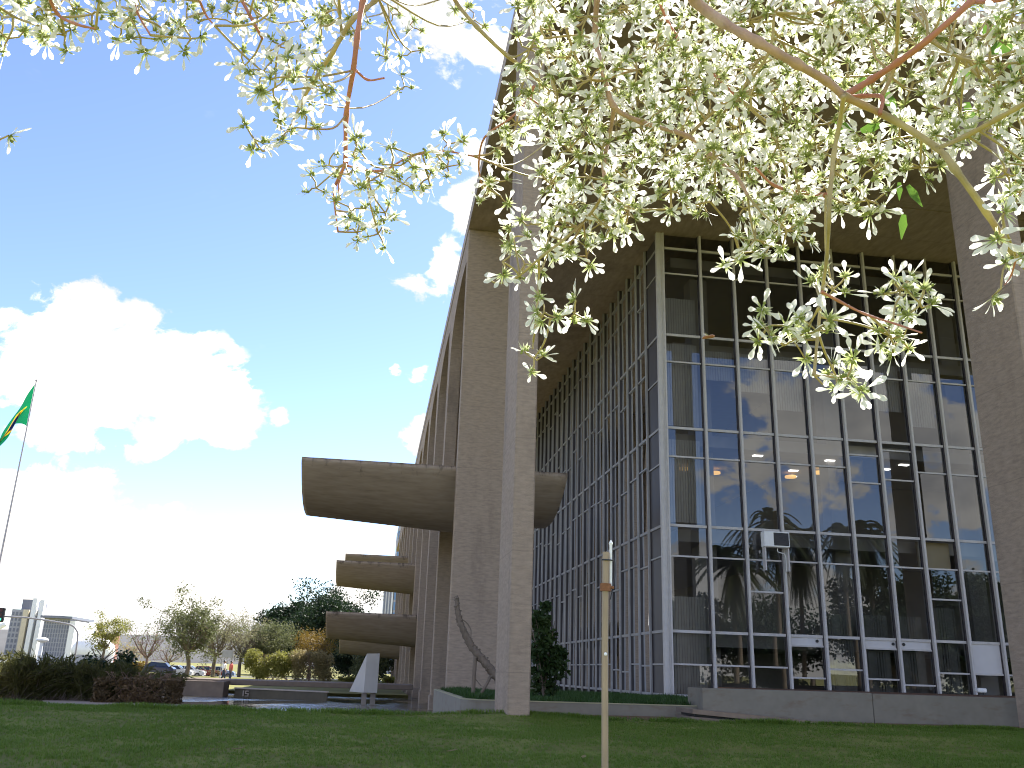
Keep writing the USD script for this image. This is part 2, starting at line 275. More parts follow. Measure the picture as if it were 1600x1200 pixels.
MATS["glass"] = glass = usdkit.material(stage, "/World/Looks/window_glass",
    {"oi": ("object_info", {}), "f": ("fresnel", {"IOR": 1.95}), "t": ("transparent_bsdf", {"color": (0.62, 0.63, 0.64)}),
     "g": ("glossy_bsdf", {"color": (0.95, 0.97, 1.0), "roughness": 0.0}), "gm": ("geometry", {}), "n": ("noise_texture", {"scale": 0.35, "detail": 1.0}),
     "b": ("bump", {"strength": 0.06, "distance": 0.05}), "m": ("mix_closure", {})},
    [("f.fac", "m.fac"), ("t.BSDF", "m.closure1"), ("g.BSDF", "m.closure2"), ("gm.position", "n.vector"), ("n.fac", "b.height"), ("b.normal", "g.normal")], surface="m.closure")
MATS["water"] = water_m = usdkit.material(stage, "/World/Looks/pool_water",
    {"g": ("geometry", {}), "mp": ("mapping", {"mapping_type": "point", "scale": (0.8, 1.6, 1)}), "n": ("noise_texture", {"scale": 1.1, "detail": 4.0, "roughness": 0.55}),
     "nm": ("noise_texture", {"scale": 0.16, "detail": 1.0}), "mr": ("map_range", {"range_type": "smoothstep", "from_min": 0.42, "from_max": 0.58, "to_min": 0.06, "to_max": 1.0, "clamp": True}), "mu": ("math", {"math_type": "multiply"}), "b": ("bump", {"strength": 1.0, "distance": 0.22}), "p": ("principled_bsdf", {"base_color": (0.045, 0.042, 0.028), "roughness": 0.03, "ior": 1.5, "specular_ior_level": 0.8})},
    [("g.position", "mp.vector"), ("mp.vector", "n.vector"), ("g.position", "nm.vector"), ("nm.fac", "mr.value"), ("n.fac", "mu.value1"), ("mr.result", "mu.value2"), ("mu.value", "b.height"), ("b.normal", "p.normal")], surface="p.BSDF")

# ------------------------------------------------------------------ setting
def lawn_z(y): return -1.6 + 0.0318 * y
def mound(x, y): return 0.12 * np.exp(-((x - 3.1) / 1.3) ** 2 - ((y - 20.3) / 0.9) ** 2)
def struct(name, mesh, m, label, cat="ground", smooth=False):
    o = obj(name, mesh, m, None, smooth); tag(o, label, cat, None, "structure"); return o
WATER_Z, EDGE_Y = -1.8, 20.85
struct("ground", trimesh.Trimesh([(-5000, -5000, -2.05), (5000, -5000, -2.05), (5000, 9000, -2.05), (-5000, 9000, -2.05)], [(0, 1, 2), (0, 2, 3)], process=False), ground_m, "dry grass ground reaching to the horizon")
_g = []
xs, ys = np.linspace(-60, 60, 121), np.linspace(-40, EDGE_Y, 90)
gx, gy = np.meshgrid(xs, ys)
gz = lawn_z(gy) + mound(gx, gy) + 0.05 * (meshkit.fbm(np.stack([gx * 0.5, gy * 0.5, 0 * gx], -1), 3, 3) - 0.5)
idx = np.arange(gx.size).reshape(gx.shape)
fq = np.stack([idx[:-1, :-1].ravel(), idx[:-1, 1:].ravel(), idx[1:, 1:].ravel(), idx[1:, :-1].ravel()], 1)
struct("lawn", (np.stack([gx.ravel(), gy.ravel(), gz.ravel()], 1), fq), lawn_m, "shaded green lawn in front of the palace", "lawn", smooth=True)
struct("soil_strip", box(2.2, 60, EDGE_Y - 0.1, 23.6, -2.2, -0.95), soil_m, "strip of bare brown soil between lawn and planters", "soil")
struct("pool_rim", box(-60, 2.19, EDGE_Y - 0.12, EDGE_Y + 0.1, -2.2, lawn_z(EDGE_Y) - 0.005), paving_c, "low concrete rim between lawn and pool", "pool edge")
struct("water", trimesh.Trimesh([(-60, EDGE_Y, WATER_Z), (12, EDGE_Y, WATER_Z), (12, 140, WATER_Z), (-60, 140, WATER_Z)], [(0, 1, 2), (0, 2, 3)], process=False), water_m, "brown rippled pool water beside the colonnade", "water")
struct("road", box(-260, 2.0, 118, 150, -2.3, -1.95), asphalt, "asphalt road beyond the pool with parked cars", "road")
struct("far_bank", box(-260, 2.5, 60.5, 117.9, -2.2, -1.62), ground_m, "sunlit dry grass bank beyond the pool", "ground")
# distant hills
hx = np.linspace(-1900, 500, 140); hz = 30 + 22 * meshkit.fbm(np.stack([hx * 0.004, 0 * hx, 0 * hx], -1), 4, 9)
V = np.vstack([np.c_[hx, 0 * hx + 1500, 0 * hx - 3], np.c_[hx, 0 * hx + 1750, hz], np.c_[hx, 0 * hx + 2300, hz * 0.9]]); k = len(hx)
F = [(r * k + i, r * k + i + 1, (r + 1) * k + i + 1, (r + 1) * k + i) for r in (0, 1) for i in range(k - 1)]
struct("hills", (V, np.array(F)), hill_m, "low blue grey hills on the horizon", "hills", smooth=True)

# walkway, pool walls
deck = thing("walkway", "long flat concrete walkway crossing the pool behind the white wedge", "walkway")
obj("deck_slab", cbox(-26, 2.6, 56.5, 60.4, -1.22, -0.93, 0.03), wall_brown, deck)
for x in (-19.0, -12.5): obj("pier", box(x, x + 0.8, 57.2, 59.8, -2.1, -1.22), wall_brown, deck)
w_ = thing("pool_wall", "low pool wall with pale depth mark beside dark opening under walkway", "wall")
def strip_xy(a, b, wdt): return Polygon([a, b, (b[0], b[1] + wdt), (a[0], a[1] + wdt)])
PWX = at(368, 1070, Y=55.2)[0]
obj("wall_block", prism_xy(strip_xy((PWX, 55.2), (-2.2, 52.2), 0.6), -2.1, -1.38), wall_olive, w_); obj("coping", prism_xy(strip_xy((PWX - .05, 55.15), (-2.15, 52.15), 0.7), -1.378, -1.32), edge_c, w_)
for a_, b_, c_, d_ in [(0.50, 0.56, -1.76, -1.46), (0.64, 0.84, -1.50, -1.46), (0.64, 0.84, -1.63, -1.59), (0.64, 0.84, -1.76, -1.72), (0.64, 0.69, -1.59, -1.50), (0.79, 0.84, -1.72, -1.63)]:
    yy = 55.2 - (a_ + b_) / 2 / (-2.2 - PWX) * 3.0; obj("depth_mark", box(PWX + a_, PWX + b_, yy - 0.15, yy + 0.0, c_, d_), edge_c, w_)
w2 = thing("abutment_wall", "brown concrete abutment wall behind the clipped hedge at pool's left side", "wall")
obj("wall_block", cbox(-24, at(350, 1070, Y=54.4)[0], 54.4, 55.0, -2.1, -1.0, 0.02), wall_brown, w2)
obj("wall_return", box(at(350, 1070, Y=54.4)[0] - 0.5, at(350, 1070, Y=54.4)[0], 55.0, 56.4, -2.1, -1.0), wall_brown, w2)

# ------------------------------------------------------------------ the palace
XF, Y1, BAY, ROOF_Z, SOF_Z = 2.858, 35.45, 8.86, 19.05, 18.45
XG, YG = 11.08, 34.22
NCOL = 12
ROOF_Y0 = at(1600, 26, Z=19.05)[1]
T = 0.53
P = thing("palace", "concrete palace with tall glass walls behind a bare concrete colonnade", "building")
slab = mani(box(XF, 62, ROOF_Y0, 152, SOF_Z, ROOF_Z))
for x0, x1, y0, y1 in [(3.02, 3.62, 26.4, 27.8), (3.02, 3.62, 30.0, 31.2), (XF + 0.7, 40, 29.9, 29.96), (XF + 0.7, 40, 25.4, 25.46)]:
    slab = slab - mani(box(x0, x1, y0, y1, SOF_Z - 0.1, SOF_Z + 0.14))
obj("roof", slab, soffit_c, P)
obj("roof_edge", box(XF - 0.03, XF - 0.002, ROOF_Y0 - 0.02, 152, SOF_Z + 0.02, ROOF_Z + 0.02), edge_c, P)
for k in range(NCOL):
    y = Y1 + k * BAY
    c = obj("column", cbox(XF, XF + 2.35, y, y + T, -2.1, SOF_Z - 0.002, 0.035), concrete, P)
    obj("plinth", cbox(XF - 0.06, XF + 2.41, y - 0.06, y + T + 0.06, -2.12, -1.15, 0.03), concrete, c)
arch_rel = [(0.0, 17.15), (1.4, 17.25), (3.0, 17.2), (4.4, 17.0), (5.6, 16.65), (6.5, 16.15), (7.1, 15.55), (7.42, 14.6), (7.6, 13.2), (7.75, 11.8), (7.95, 10.3), (8.15, 9.2), (BAY - T, 8.3)]
for k in range(NCOL - 1):
    y = Y1 + k * BAY + T
    cv = smooth_line(np.array(arch_rel), 3)
    pl = Polygon([(y + a, b) for a, b in cv] + [(y + BAY - T, SOF_Z - 0.003), (y, SOF_Z - 0.003)])
    obj("arch", extrude_yz(pl, XF + 0.004, XF + 0.55), concrete, P)
for i, x in enumerate((2.932, 16.32, 29.7)):
    c = obj("front_column", cbox(x, x + 0.485, 20.0, 22.1, -2.0, SOF_Z - 0.002 if i else SOF_Z - 0.002, 0.03), concrete, P)
# curved concrete water spouts between the left columns
def spout(y0, y1, rim, x0=-3.36, x1=7.5, depth=2.08):
    ns, nt = 20, 24
    X = np.concatenate([[x0, x0 + 0.12, x0 + 0.35], np.linspace(x0 + 0.8, x1 - 0.4, ns - 4), [x1]]); yc, hw = (y0 + y1) / 2, (y1 - y0) / 2; lip, th = 0.2, 0.28
    def ring(x, off):
        d = depth - 0.5 * min(1, abs(x - 4.0) / 7.4) - (0.25 if x > 5.6 else 0)
        u = np.linspace(-1, 1, nt); yy = yc + (hw - off) * u; zz = rim - lip - (d - lip - off) * (1 - np.abs(u) ** 2.3)
        return np.vstack([[(x, yc - hw + off, rim)], np.c_[np.full(nt, x), yy, zz], [(x, yc + hw - off, rim)]])
    O = [ring(x, 0) for x in X]; I = [ring(x, th) for x in X]; m = nt + 2
    V = np.vstack(O + I); F = []; ob, ib = 0, ns * m
    for i in range(ns - 1):
        for j in range(m - 1):
            a = ob + i * m + j; F.append((a, a + 1, a + m + 1, a + m))
            b = ib + i * m + j; F.append((b, b + m, b + m + 1, b + 1))
        for j in (0, m - 1):
            a, b = ob + i * m + j, ib + i * m + j
            F.append((a, a + m, b + m, b) if j == 0 else (a, b, b + m, a + m))
    for i in (0, ns - 1):
        for j in range(m - 1):
            a, b = ob + i * m + j, ib + i * m + j
            F.append((a, b, b + 1, a + 1) if i == 0 else (a, a + 1, b + 1, b))
    vv = np.concatenate([[0.0], 0.05 + 0.45 * (1 - np.abs(np.linspace(-1, 1, nt))), [0.0]]); uu = np.minimum(np.abs(X - x0), np.abs(X - x1))
    uv = np.vstack([np.c_[np.full(m, uu[i]), np.minimum(vv, 0.0 + uu[i] * 0.9 + 0.02)] for i in range(ns)] * 2)
    return trimesh.Trimesh(V, np.vstack([np.array(F)[:, [0, 1, 2]], np.array(F)[:, [0, 2, 3]]]), process=False), uv
def bay_y(k): return Y1 + k * BAY + T, Y1 + (k + 1) * BAY
for k, rim, x0, lab in [(0, 7.93, -3.33, "nearest curved concrete water spout"), (3, 3.45, -3.18, None), (4, 7.8, -3.2, None), (6, 10.4, -3.2, None), (7, 2.9, -3.4, None)]:
    a, b = bay_y(k)
    sm_, uv_ = spout(a + 0.004, b - 0.004, rim, x0); obj("water_spout", sm_, spout_w, P, smooth=True, uv=uv_)

# glass walls
rng = np.random.default_rng(11)
FLOORS = [17.79, 13.76, 9.70, 5.71, 1.67]                    # transom at each floor line
ZB = -0.66
front_x = [XG, 12.87, 14.38, 15.91, 17.43, 18.97, 20.48, 21.98, 23.5, 24.95] + [24.95 + 1.53 * i for i in range(1, 12)]
def bay_rows(special=None, jitter=0.0):
    z = [SOF_Z]
    for f in FLOORS:
        z += [f, f - 1.2 - (rng.uniform(0.0, 0.9) if rng.random() < jitter else 0)]
    if special: z += special
    return sorted(z, reverse=True)
def build_wall(front):
    g = part_group("glass_wall", P, "front glass wall facing the lawn" if front else "long side glass wall with deep upright fins")
    if front: lines = front_x; nsolo = 10
    else: lines = [YG + 0.0] + [YG + 0.25 + 1.53 * i for i in range(1, 68)]; nsolo = 18
    def place(u0, u1, d0, d1, z0, z1):                       # u along the wall, d outwards from the glass plane
        if front: return box(u0, u1, YG - d1, YG - d0, z0, z1)
        return box(XG - d1, XG - d0, u0, u1, z0, z1)
    def pane(u0, u1, z0, z1):
        t = rng.normal(0, 0.0022, 2); d = 0.02
        o = [d + (-1 if i in (0, 3) else 1) * t[0] * (u1 - u0) + (-1 if i < 2 else 1) * t[1] * (z1 - z0) for i in range(4)]
        c = [(u0, z0), (u1, z0), (u1, z1), (u0, z1)]
        v = [((u, YG - o[i], z) if front else (XG - o[i], u, z)) for i, (u, z) in enumerate(c)]
        return trimesh.Trimesh(v, [(0, 1, 2), (0, 2, 3)], process=False)
    far_p, far_t, far_g = [], [], []
    for i in range(len(lines) - 1):
        u0, u1 = lines[i] + 0.08, lines[i + 1] - 0.08
        if i == 0: u0 += 0.10
        sp = None; open_, white = [], []
        rows = bay_rows(None, 0.0 if front else 0.45)
        if front:
            def mv(a, b): rows[min(range(len(rows)), key=lambda q: abs(rows[q] - a))] = b
            if i == 2: rows = sorted(rows + [3.28], reverse=True)
            if i == 5: mv(8.5, 7.9); rows = sorted(rows + [9.08], reverse=True); open_ = [9.2]
            if i == 6: mv(8.5, 8.1); rows = sorted(rows + [9.36], reverse=True); open_ = [9.5]
            if i == 7: open_ = [5.0]; rows = sorted(rows + [3.3], reverse=True)
            if i in (3, 5, 6): mv(0.47, {3: 0.12, 5: 0.16, 6: -0.02}[i]); rows = sorted(rows + [1.30], reverse=True); white = [1.5]
            if i == 8: white = [1.0]; open_ = [0.2]
        rows = rows + [ZB]
        for a, b in zip(rows[:-1], rows[1:]):
            mid = (a + b) / 2
            ps = pane(u0, u1, b + 0.03, a - 0.03)
            if i == 0 and not front: obj("panel", place(u0, u1, 0.0, 0.03, b + 0.03, a - 0.03), side_dark, g)
            elif any(b < w < a for w in white): obj("panel", place(u0, u1, 0.0, 0.03, b + 0.03, a - 0.03), panel_w, g)
            elif any(b < w < a for w in open_): pass
            elif i < nsolo: obj("pane", ps, glass, g)
            else: far_p.append(ps)
        for z in rows[1:]:
            thick = 0.052 if min(abs(z - f) for f in FLOORS + [ZB]) < 0.02 else 0.032
            t = place(u0, u1, -0.03, 0.075, z - thick, z + thick)
            if i < nsolo: obj("transom", t, alu if front else alu_d, g)
            else: far_t.append(t)
    for i, u in enumerate(lines):
        if i == 0 and front:
            for a, b, m_ in ((-0.06, 0.20, alu),):
                obj("corner_post", cat([box(XG - 0.16, XG + 0.17, YG - 0.16, YG + 0.05, ZB - 0.3, SOF_Z - 0.003), box(XG - 0.02, XG + 0.0, YG - 0.19, YG - 0.158, ZB - 0.3, SOF_Z - 0.003), box(XG + 0.10, XG + 0.165, YG - 0.2, YG - 0.158, ZB - 0.3, SOF_Z - 0.003)]), m_, g)
            continue
        if i == 0: continue
        if front:
            mm = cat([place(u - 0.044, u + 0.044, 0.08, 0.23, ZB - 0.05, SOF_Z - 0.003)])
            gk = place(u - 0.085, u + 0.085, -0.06, 0.078, ZB - 0.05, SOF_Z - 0.003)
        else:
            mm = place(u - 0.06, u + 0.06, 0.05, 0.155, ZB - 0.3, SOF_Z - 0.003)
            gk = place(u - 0.085, u + 0.085, -0.06, 0.078, ZB - 0.3, SOF_Z - 0.003)
        o = obj("mullion", mm, alu if front else alu_d, g)
        far_g.append(gk)
    if far_p: tag(obj("pane", cat(far_p), glass, g), kind="stuff")
    if far_t: tag(obj("transom", cat(far_t), alu_d, g), kind="stuff")
    tag(obj("gasket", cat(far_g), gasket, g), kind="stuff")
    return g
GWF = build_wall(True)
GWS = build_wall(False)
# base kerb below the glass
obj("base_kerb", cat([box(XG - 0.2, 44, YG - 0.25, YG + 0.1, -2.0, ZB - 0.06), box(XG - 0.2, XG + 0.1, YG + 0.1, 136.9, -2.0, ZB - 0.31)]), planter_c, P)
# floors and rooms behind the glass
for i, f in enumerate(FLOORS):
    obj("floor_slab", box(XG + 0.75, 44, YG + 0.75, 137, f - 0.5, f - 0.02), inner_ceiling, P)
obj("floor_slab", box(XG + 0.35, 44, YG + 0.35, 137, -1.9, ZB - 0.02), inner_dark, P)
obj("core_wall", box(XG + 7.5, 44, YG + 6.5, 137, -1.8, SOF_Z - 0.01), inner_wall, P)
obj("rear_wall", cat([box(44, 44.4, YG, 137.4, -2, SOF_Z - 0.01), box(XG, 44, 137, 137.4, -2, SOF_Z - 0.01)]), inner_wall, P)
for x, z0, z1 in ((13.4, 1.7, 17.2),): obj("inner_column", box(x - 0.4, x + 0.4, YG + 1.6, YG + 2.4, z0 - 2.3, z1), inner_ceiling, P)
obj("inner_column", box(19.0, 19.8, YG + 1.6, YG + 2.4, -0.6, 17.2), inner_ceiling, P)
obj("inner_column", box(25.0, 25.8, YG + 1.6, YG + 2.4, -0.6, 17.2), inner_ceiling, P)
def slat_blind(x0, x1, z0, z1, m, wave=0.02, step=0.11, y=YG + 0.30):
    ms = []
    for x in np.arange(x0, x1, step):
        ms.append(box(x, x + step * 0.86, y + (0.5 + 0.5 * math.sin(x * 9)) * wave, y + 0.012 + (0.5 + 0.5 * math.sin(x * 9)) * wave, z0, z1))
    return cat(ms)
for b, z0, z1 in [(0, 9.9, 13.5), (1, 12.0, 13.3), (2, 11.6, 13.3), (3, 10.9, 13.3), (6, 11.2, 13.3), (7, 10.6, 13.3), (0, 13.9, 15.6), (0, 5.9, 9.3), (0, -0.6, 3.0), (9, 5.0, 9.2), (9, 9.9, 12.6)]:
    obj("blind", slat_blind(front_x[b] + 0.14, front_x[b + 1] - 0.14, z0, z1, blind_m), blind_m, P)
for b in (4, 5, 6, 7):
    obj("curtain", slat_blind(front_x[b] + 0.14, front_x[b + 1] - 0.14, -0.62, 2.6 if b < 7 else 3.0, curtain_m, 0.12, 0.09), curtain_m, P)
obj("beige_partition", box(19.2, 20.4, YG + 1.2, YG + 1.3, 8.2, 9.2), beige_wall, P)
obj("beige_partition", box(22.0, 23.45, YG + 0.4, YG + 0.45, 4.6, 5.65), beige_wall, P)
obj("beige_partition", cat([box(XG + 0.3, XG + 0.35, 45.9, 46.9, 8.6, 10.2)]), beige_wall, P)
# lamps seen lit through the glass
for x, y, z in [(15.6, 1.5, 9.15), (18.9, 1.5, 9.15), (15.2, 2.6, 9.15), (18.3, 3.8, 9.15), (19.3, 2.6, 9.15), (22.3, 1.4, 9.15), (22.0, 2.4, 9.15), (18.8, 5.0, 9.15)]:
    obj("ceiling_light", cbox(x, x + 0.42, YG + y, YG + y + 0.2, z, z + 0.04, 0.01), lamp_w, P)
for x, y, z in [(13.4, 4.2, 9.0), (15.0, 4.6, 9.0), (19.4, 3.2, 9.0), (18.6, 4.4, 9.0)]:
    d = trimesh.creation.cylinder(0.26, 0.09, sections=14); d.apply_translation([x, YG + y, z])
    obj("amber_light", d, lamp_o, P)

# ------------------------------------------------------------------ air conditioner on the glass
ac = thing("air_conditioner", "white boxy air conditioner sticking out of the glass wall", "air conditioner")
AX, AZ = 14.93, 4.98
obj("casing", cbox(AX, AX + 1.05, YG - 0.62, YG - 0.24, AZ, AZ + 0.62, 0.03), white_paint, ac)
obj("grille", cat([box(AX + 0.38, AX + 1.0, YG - 0.628, YG - 0.622, AZ + 0.06, AZ + 0.56)] ), black_p, ac)
for q in range(9): obj("grille_bar", box(AX + 0.38, AX + 1.0, YG - 0.640, YG - 0.629, AZ + 0.08 + q * 0.053, AZ + 0.09 + q * 0.053), gasket, ac)
obj("bracket", cat([box(AX + 0.04, AX + 0.09, YG - 0.5, YG - 0.24, AZ - 0.9, AZ - 0.003), box(AX + 1.0, AX + 1.05, YG - 0.5, YG - 0.24, AZ - 0.9, AZ - 0.003)]), alu, ac)
obj("drain_pipe", tube(smooth_line([(AX + 0.62, YG - 0.4, AZ + 0.02), (AX + 0.62, YG - 0.4, AZ - 0.15), (AX + 0.8, YG - 0.38, AZ - 0.2), (AX + 0.95, YG - 0.35, AZ - 0.3), (AX + 0.97, YG - 0.32, AZ - 0.9)]), 0.02, 8), white_paint, ac, smooth=True)

for x in (front_x[4] - 0.32, front_x[7] - 1.25, front_x[6] - 0.2):
    kn = trimesh.creation.cylinder(0.06, 0.03, sections=12); kn.apply_transform(trimesh.transformations.rotation_matrix(math.pi / 2, [1, 0, 0])); kn.apply_translation([x, YG - 0.047, 1.50]); obj("vent_knob", kn, black_p, P)
# ------------------------------------------------------------------ planters and beds
rim_c = mat("planter_rim", (0.30, 0.28, 0.17), 0.8, 0.15, 5.0)
pl = thing("planter", "low grey planter with rounded left end around the nearest column", "planter")
outer = sbox(2.3, 8.17, 23.0, 33.9); 
outer = Polygon([(10.86, 23.0), (10.86, 33.9), (2.3, 33.9)] + [(2.3 + 0.9 - 0.9 * math.cos(t), 23.9 - 0.9 * math.sin(t)) for t in np.linspace(0, math.pi / 2, 10)])
hole = outer.buffer(-0.16)
obj("wall", prism_xy(outer.difference(hole), -2.1, -0.69), planter_c, pl)
obj("rim", prism_xy(outer.buffer(0.008).difference(outer.buffer(-0.165)), -0.688, -0.665), rim_c, pl)
obj("soil", prism_xy(hole.buffer(-0.003), -1.2, -0.78), soil_m, pl)
pb = thing("planter", "higher grey planter wall below the front glass wall", "planter")
obj("wall_section", cbox(8.19, 12.70, 22.6, 22.8, -1.3, -0.235, 0.01), planter_c, pb); obj("wall_section", cbox(12.715, 44, 22.6, 22.8, -1.3, -0.25, 0.01), planter_c, pb)
obj("end_wall", cbox(8.19, 8.39, 22.803, 23.7, -1.3, -0.24, 0.01), planter_c, pb)
obj("soil", box(12.9, 44, 22.81, 33.9, -1.3, -0.30), soil_m, pb)
curb_c = mat("curb_concrete", (0.19, 0.145, 0.105), 0.9, 0.2, 3.0, bump=0.3, bscale=30, stain=0.4)
cb = thing("drain_curb", "low tapering concrete curb with dark slot at foot of planter", "curb")
def wedge(x0, x1, y0, y1, za0, za1, zb0, zb1):
    v = [(x0, y0, za0), (x1, y0, zb0), (x1, y1, zb0), (x0, y1, za0), (x0, y0, za1), (x1, y0, zb1), (x1, y1, zb1), (x0, y1, za1)]
    return trimesh.convex.convex_hull(np.array(v))
obj("cover_slab", wedge(7.5, 10.6, 21.35, 22.58, -0.80, -0.70, -1.02, -0.90), curb_c, cb)
obj("slot_face", wedge(7.6, 10.4, 21.5, 22.5, -0.86, -0.803, -1.06, -1.01), black_p, cb)
obj("footing", wedge(7.45, 10.3, 21.38, 22.5, -1.2, -0.863, -1.2, -1.02), curb_c, cb)
fl = thing("floodlight", "small white floodlight lying at the foot of the glass", "floodlight")
obj("housing", cbox(22.62, 22.98, 32.6, 32.85, -0.20, -0.04, 0.03), white_paint, fl); obj("bracket", box(22.7, 22.9, 32.7, 32.75, -0.3, -0.2), black_p, fl)

def tuft_mesh(rng, nb, h, spread, wid):
    V, F = [], []
    for b in range(nb):
        a = rng.uniform(0, 2 * math.pi); r0 = rng.uniform(0, spread * 0.5); hh = h * rng.uniform(0.6, 1.2); lean = rng.uniform(0.2, 0.9) * spread
        p0 = np.array([r0 * math.cos(a), r0 * math.sin(a), -0.02]); a2 = a + rng.normal(0, 0.6); d = np.array([math.cos(a2), math.sin(a2), 0]); s = np.array([-d[1], d[0], 0]) * wid
        k = len(V); V += [p0 - s, p0 + s, p0 + d * lean * 0.4 + s * 0.8 + [0, 0, hh * 0.65], p0 + d * lean * 0.4 - s * 0.8 + [0, 0, hh * 0.65], p0 + d * lean + [0, 0, hh]]
        F += [(k, k + 1, k + 2), (k, k + 2, k + 3), (k + 3, k + 2, k + 4)]
    return trimesh.Trimesh(V, F, process=False)
def instancer(name, label, catg, protos, m, pts, scales, seed):
    pi = UsdGeom.PointInstancer.Define(stage, numbered("/World", name)); tag(pi, label, catg, None, "stuff")
    rg = np.random.default_rng(seed); base = str(pi.GetPath())
    for j, pm in enumerate(protos):
        o = usdkit.mesh(stage, f"{base}/tuft" + (f"_{j:03d}" if j else ""), pm, m); pi.CreatePrototypesRel().AddTarget(o.GetPath())
    n = len(pts); pi.CreateProtoIndicesAttr(Vt.IntArray.FromNumpy(rg.integers(0, len(protos), n).astype(np.int32)))
    pi.CreatePositionsAttr(Vt.Vec3fArray.FromNumpy(np.asarray(pts, np.float32))); pi.CreateScalesAttr(Vt.Vec3fArray.FromNumpy(np.repeat(np.asarray(scales, np.float32)[:, None], 3, 1)))
    th = rg.uniform(0, 2 * math.pi, n); q = np.zeros((n, 4), np.float32); q[:, 2] = np.sin(th / 2); q[:, 3] = np.cos(th / 2)
    pi.CreateOrientationsAttr(Vt.QuathArray([Gf.Quath(float(w), 0.0, 0.0, float(z)) for z, w in zip(q[:, 2], q[:, 3])]))
    return pi
rg = np.random.default_rng(3)
N = 90000
gp = np.c_[rg.uniform(-9, 20, N), rg.uniform(9.5, EDGE_Y, N)]
keep = np.abs(gp[:, 0] - gp[:, 1] * 0.14) < gp[:, 1] * 0.62 + 1
gp = gp[keep]
gzz = lawn_z(gp[:, 1]) + mound(gp[:, 0], gp[:, 1]) + 0.05 * (meshkit.fbm(np.stack([gp[:, 0] * 0.5, gp[:, 1] * 0.5, 0 * gp[:, 0]], -1), 3, 3) - 0.5)
patch = meshkit.fbm(np.stack([gp[:, 0] * 0.8, gp[:, 1] * 0.8, 0 * gp[:, 0]], -1), 3, 8)
p2 = meshkit.fbm(np.stack([gp[:, 0] * 0.45, gp[:, 1] * 0.9, 0 * gp[:, 0]], -1), 4, 31); kp = rg.random(len(gp)) < np.clip((p2 - 0.25) * 3.5, 0.35, 1); gp, gzz, patch = gp[kp], gzz[kp], patch[kp]
sc = 0.5 + 1.1 * patch; sc *= np.where(gp[:, 1] > EDGE_Y - 0.5, 1.3 + 1.6 * meshkit.noise(np.c_[gp[:, 0] * 1.3, 0 * gp[:, 0], 0 * gp[:, 0]], 5), 1.0)
instancer("lawn_grass", "short green grass blades of the shaded lawn", "grass", [tuft_mesh(np.random.default_rng(s), 7, 0.055, 0.05, 0.0035) for s in range(4)], grass_leaf, np.c_[gp, gzz], sc, 4)
# ground cover in the planter
bp = np.c_[rg.uniform(2.5, 10.7, 8200), rg.uniform(23.2, 33.7, 8200)]
ok = np.array([hole.contains(Point(*q)) for q in bp]) & (bp[:, 1] > 0); bp = bp[ok]
hmask = 0.35 + 1.0 * meshkit.fbm(np.stack([bp[:, 0] * 0.9, bp[:, 1] * 0.5, 0 * bp[:, 0]], -1), 3, 5)
instancer("planter_grass", "dark green grassy ground cover filling the low planter", "ground cover", [tuft_mesh(np.random.default_rng(20 + s), 9, 0.26, 0.22, 0.009) for s in range(4)], bed_leaf, np.c_[bp, np.full(len(bp), -0.78)], hmask, 6)
bp = np.c_[rg.uniform(8.5, 9.6, 60), rg.uniform(23, 33, 60)]

for i, (x, y, a_, lab) in enumerate([(706, 1180, .3, "pale dry leaf lying on the lawn left of the post"), (372, 1177, .1, "thin pale dry leaf lying on the lawn at left centre"), (912, 1190, 1.2, "small pale dry leaf lying on the lawn just left of the post")]):
    r_ = ray(x, y); q_ = r_ * (-1.6 / (r_[2] - 0.0318 * r_[1])); rl = np.random.default_rng(60 + i)
    t = np.linspace(0, 1, 7); w_l = 0.035 * np.sin(math.pi * np.clip(t * .96 + .02, 0, 1)); V = [(q_[0] + (t[k] - .5) * .17 * math.cos(a_) - s_ * w_l[k] * math.sin(a_), q_[1] + (t[k] - .5) * .17 * math.sin(a_) + s_ * w_l[k] * math.cos(a_), q_[2] + .05 + .025 * t[k] ** 2 + .012 * abs(s_)) for k in range(7) for s_ in (-1, 0, 1)]
    o = obj("fallen_leaf", trimesh.Trimesh(V, [f for k in range(6) for j in (0, 1) for f in ((k * 3 + j, k * 3 + j + 3, k * 3 + j + 4), (k * 3 + j, k * 3 + j + 4, k * 3 + j + 1))], process=False), straw_leaf, None); tag(o, lab, "leaf")
# ------------------------------------------------------------------ bush, leaning trunk
def leaf_blob(rng, c, r, n, size, aspect=0.5, hollow=0.5):
    d = rng.normal(size=(n, 3)); d /= np.linalg.norm(d, axis=1, keepdims=True); rr = rng.uniform(hollow, 1, n) ** 0.7
    P_ = np.asarray(c) + d * rr[:, None] * np.asarray(r)
    return leaves(rng, P_, size, aspect=aspect, N=d * 0.6)
rg = np.random.default_rng(8)
bs = thing("leafy_bush", "dark green leafy bush growing between column and side glass wall", "bush", (4.95, 26.6, -0.75))
obj("stem", cat([tube([(0, 0, 0), (rg.normal(0, .1), rg.normal(0, .1), 1.0), (rg.normal(0, .35), rg.normal(0, .3), 2.2)], [0.03, 0.022, 0.01], 6) for _ in range(6)]), bark_m, bs)
obj("foliage", cat([leaf_blob(rg, (x, y, z), (r, r, r * 0.8), 260, 0.20, 0.45, 0.2) for x, y, z, r in [(-0.15, 0, 2.25, .34), (-0.05, 0.1, 1.8, .42), (0.1, 0, 1.35, .5), (0.3, -0.1, 0.9, .45), (-0.1, 0.1, 0.7, .5), (0.05, 0.2, 0.3, .4), (0.42, 0.0, 1.3, .25), (-0.3, 0, 1.3, .4), (0.0, 0.0, 2.6, .16)]]), bush_leaf, bs)
lt = thing("leaning_trunk", "rough bare trunk leaning over props in the planter's rounded end", "tree trunk")
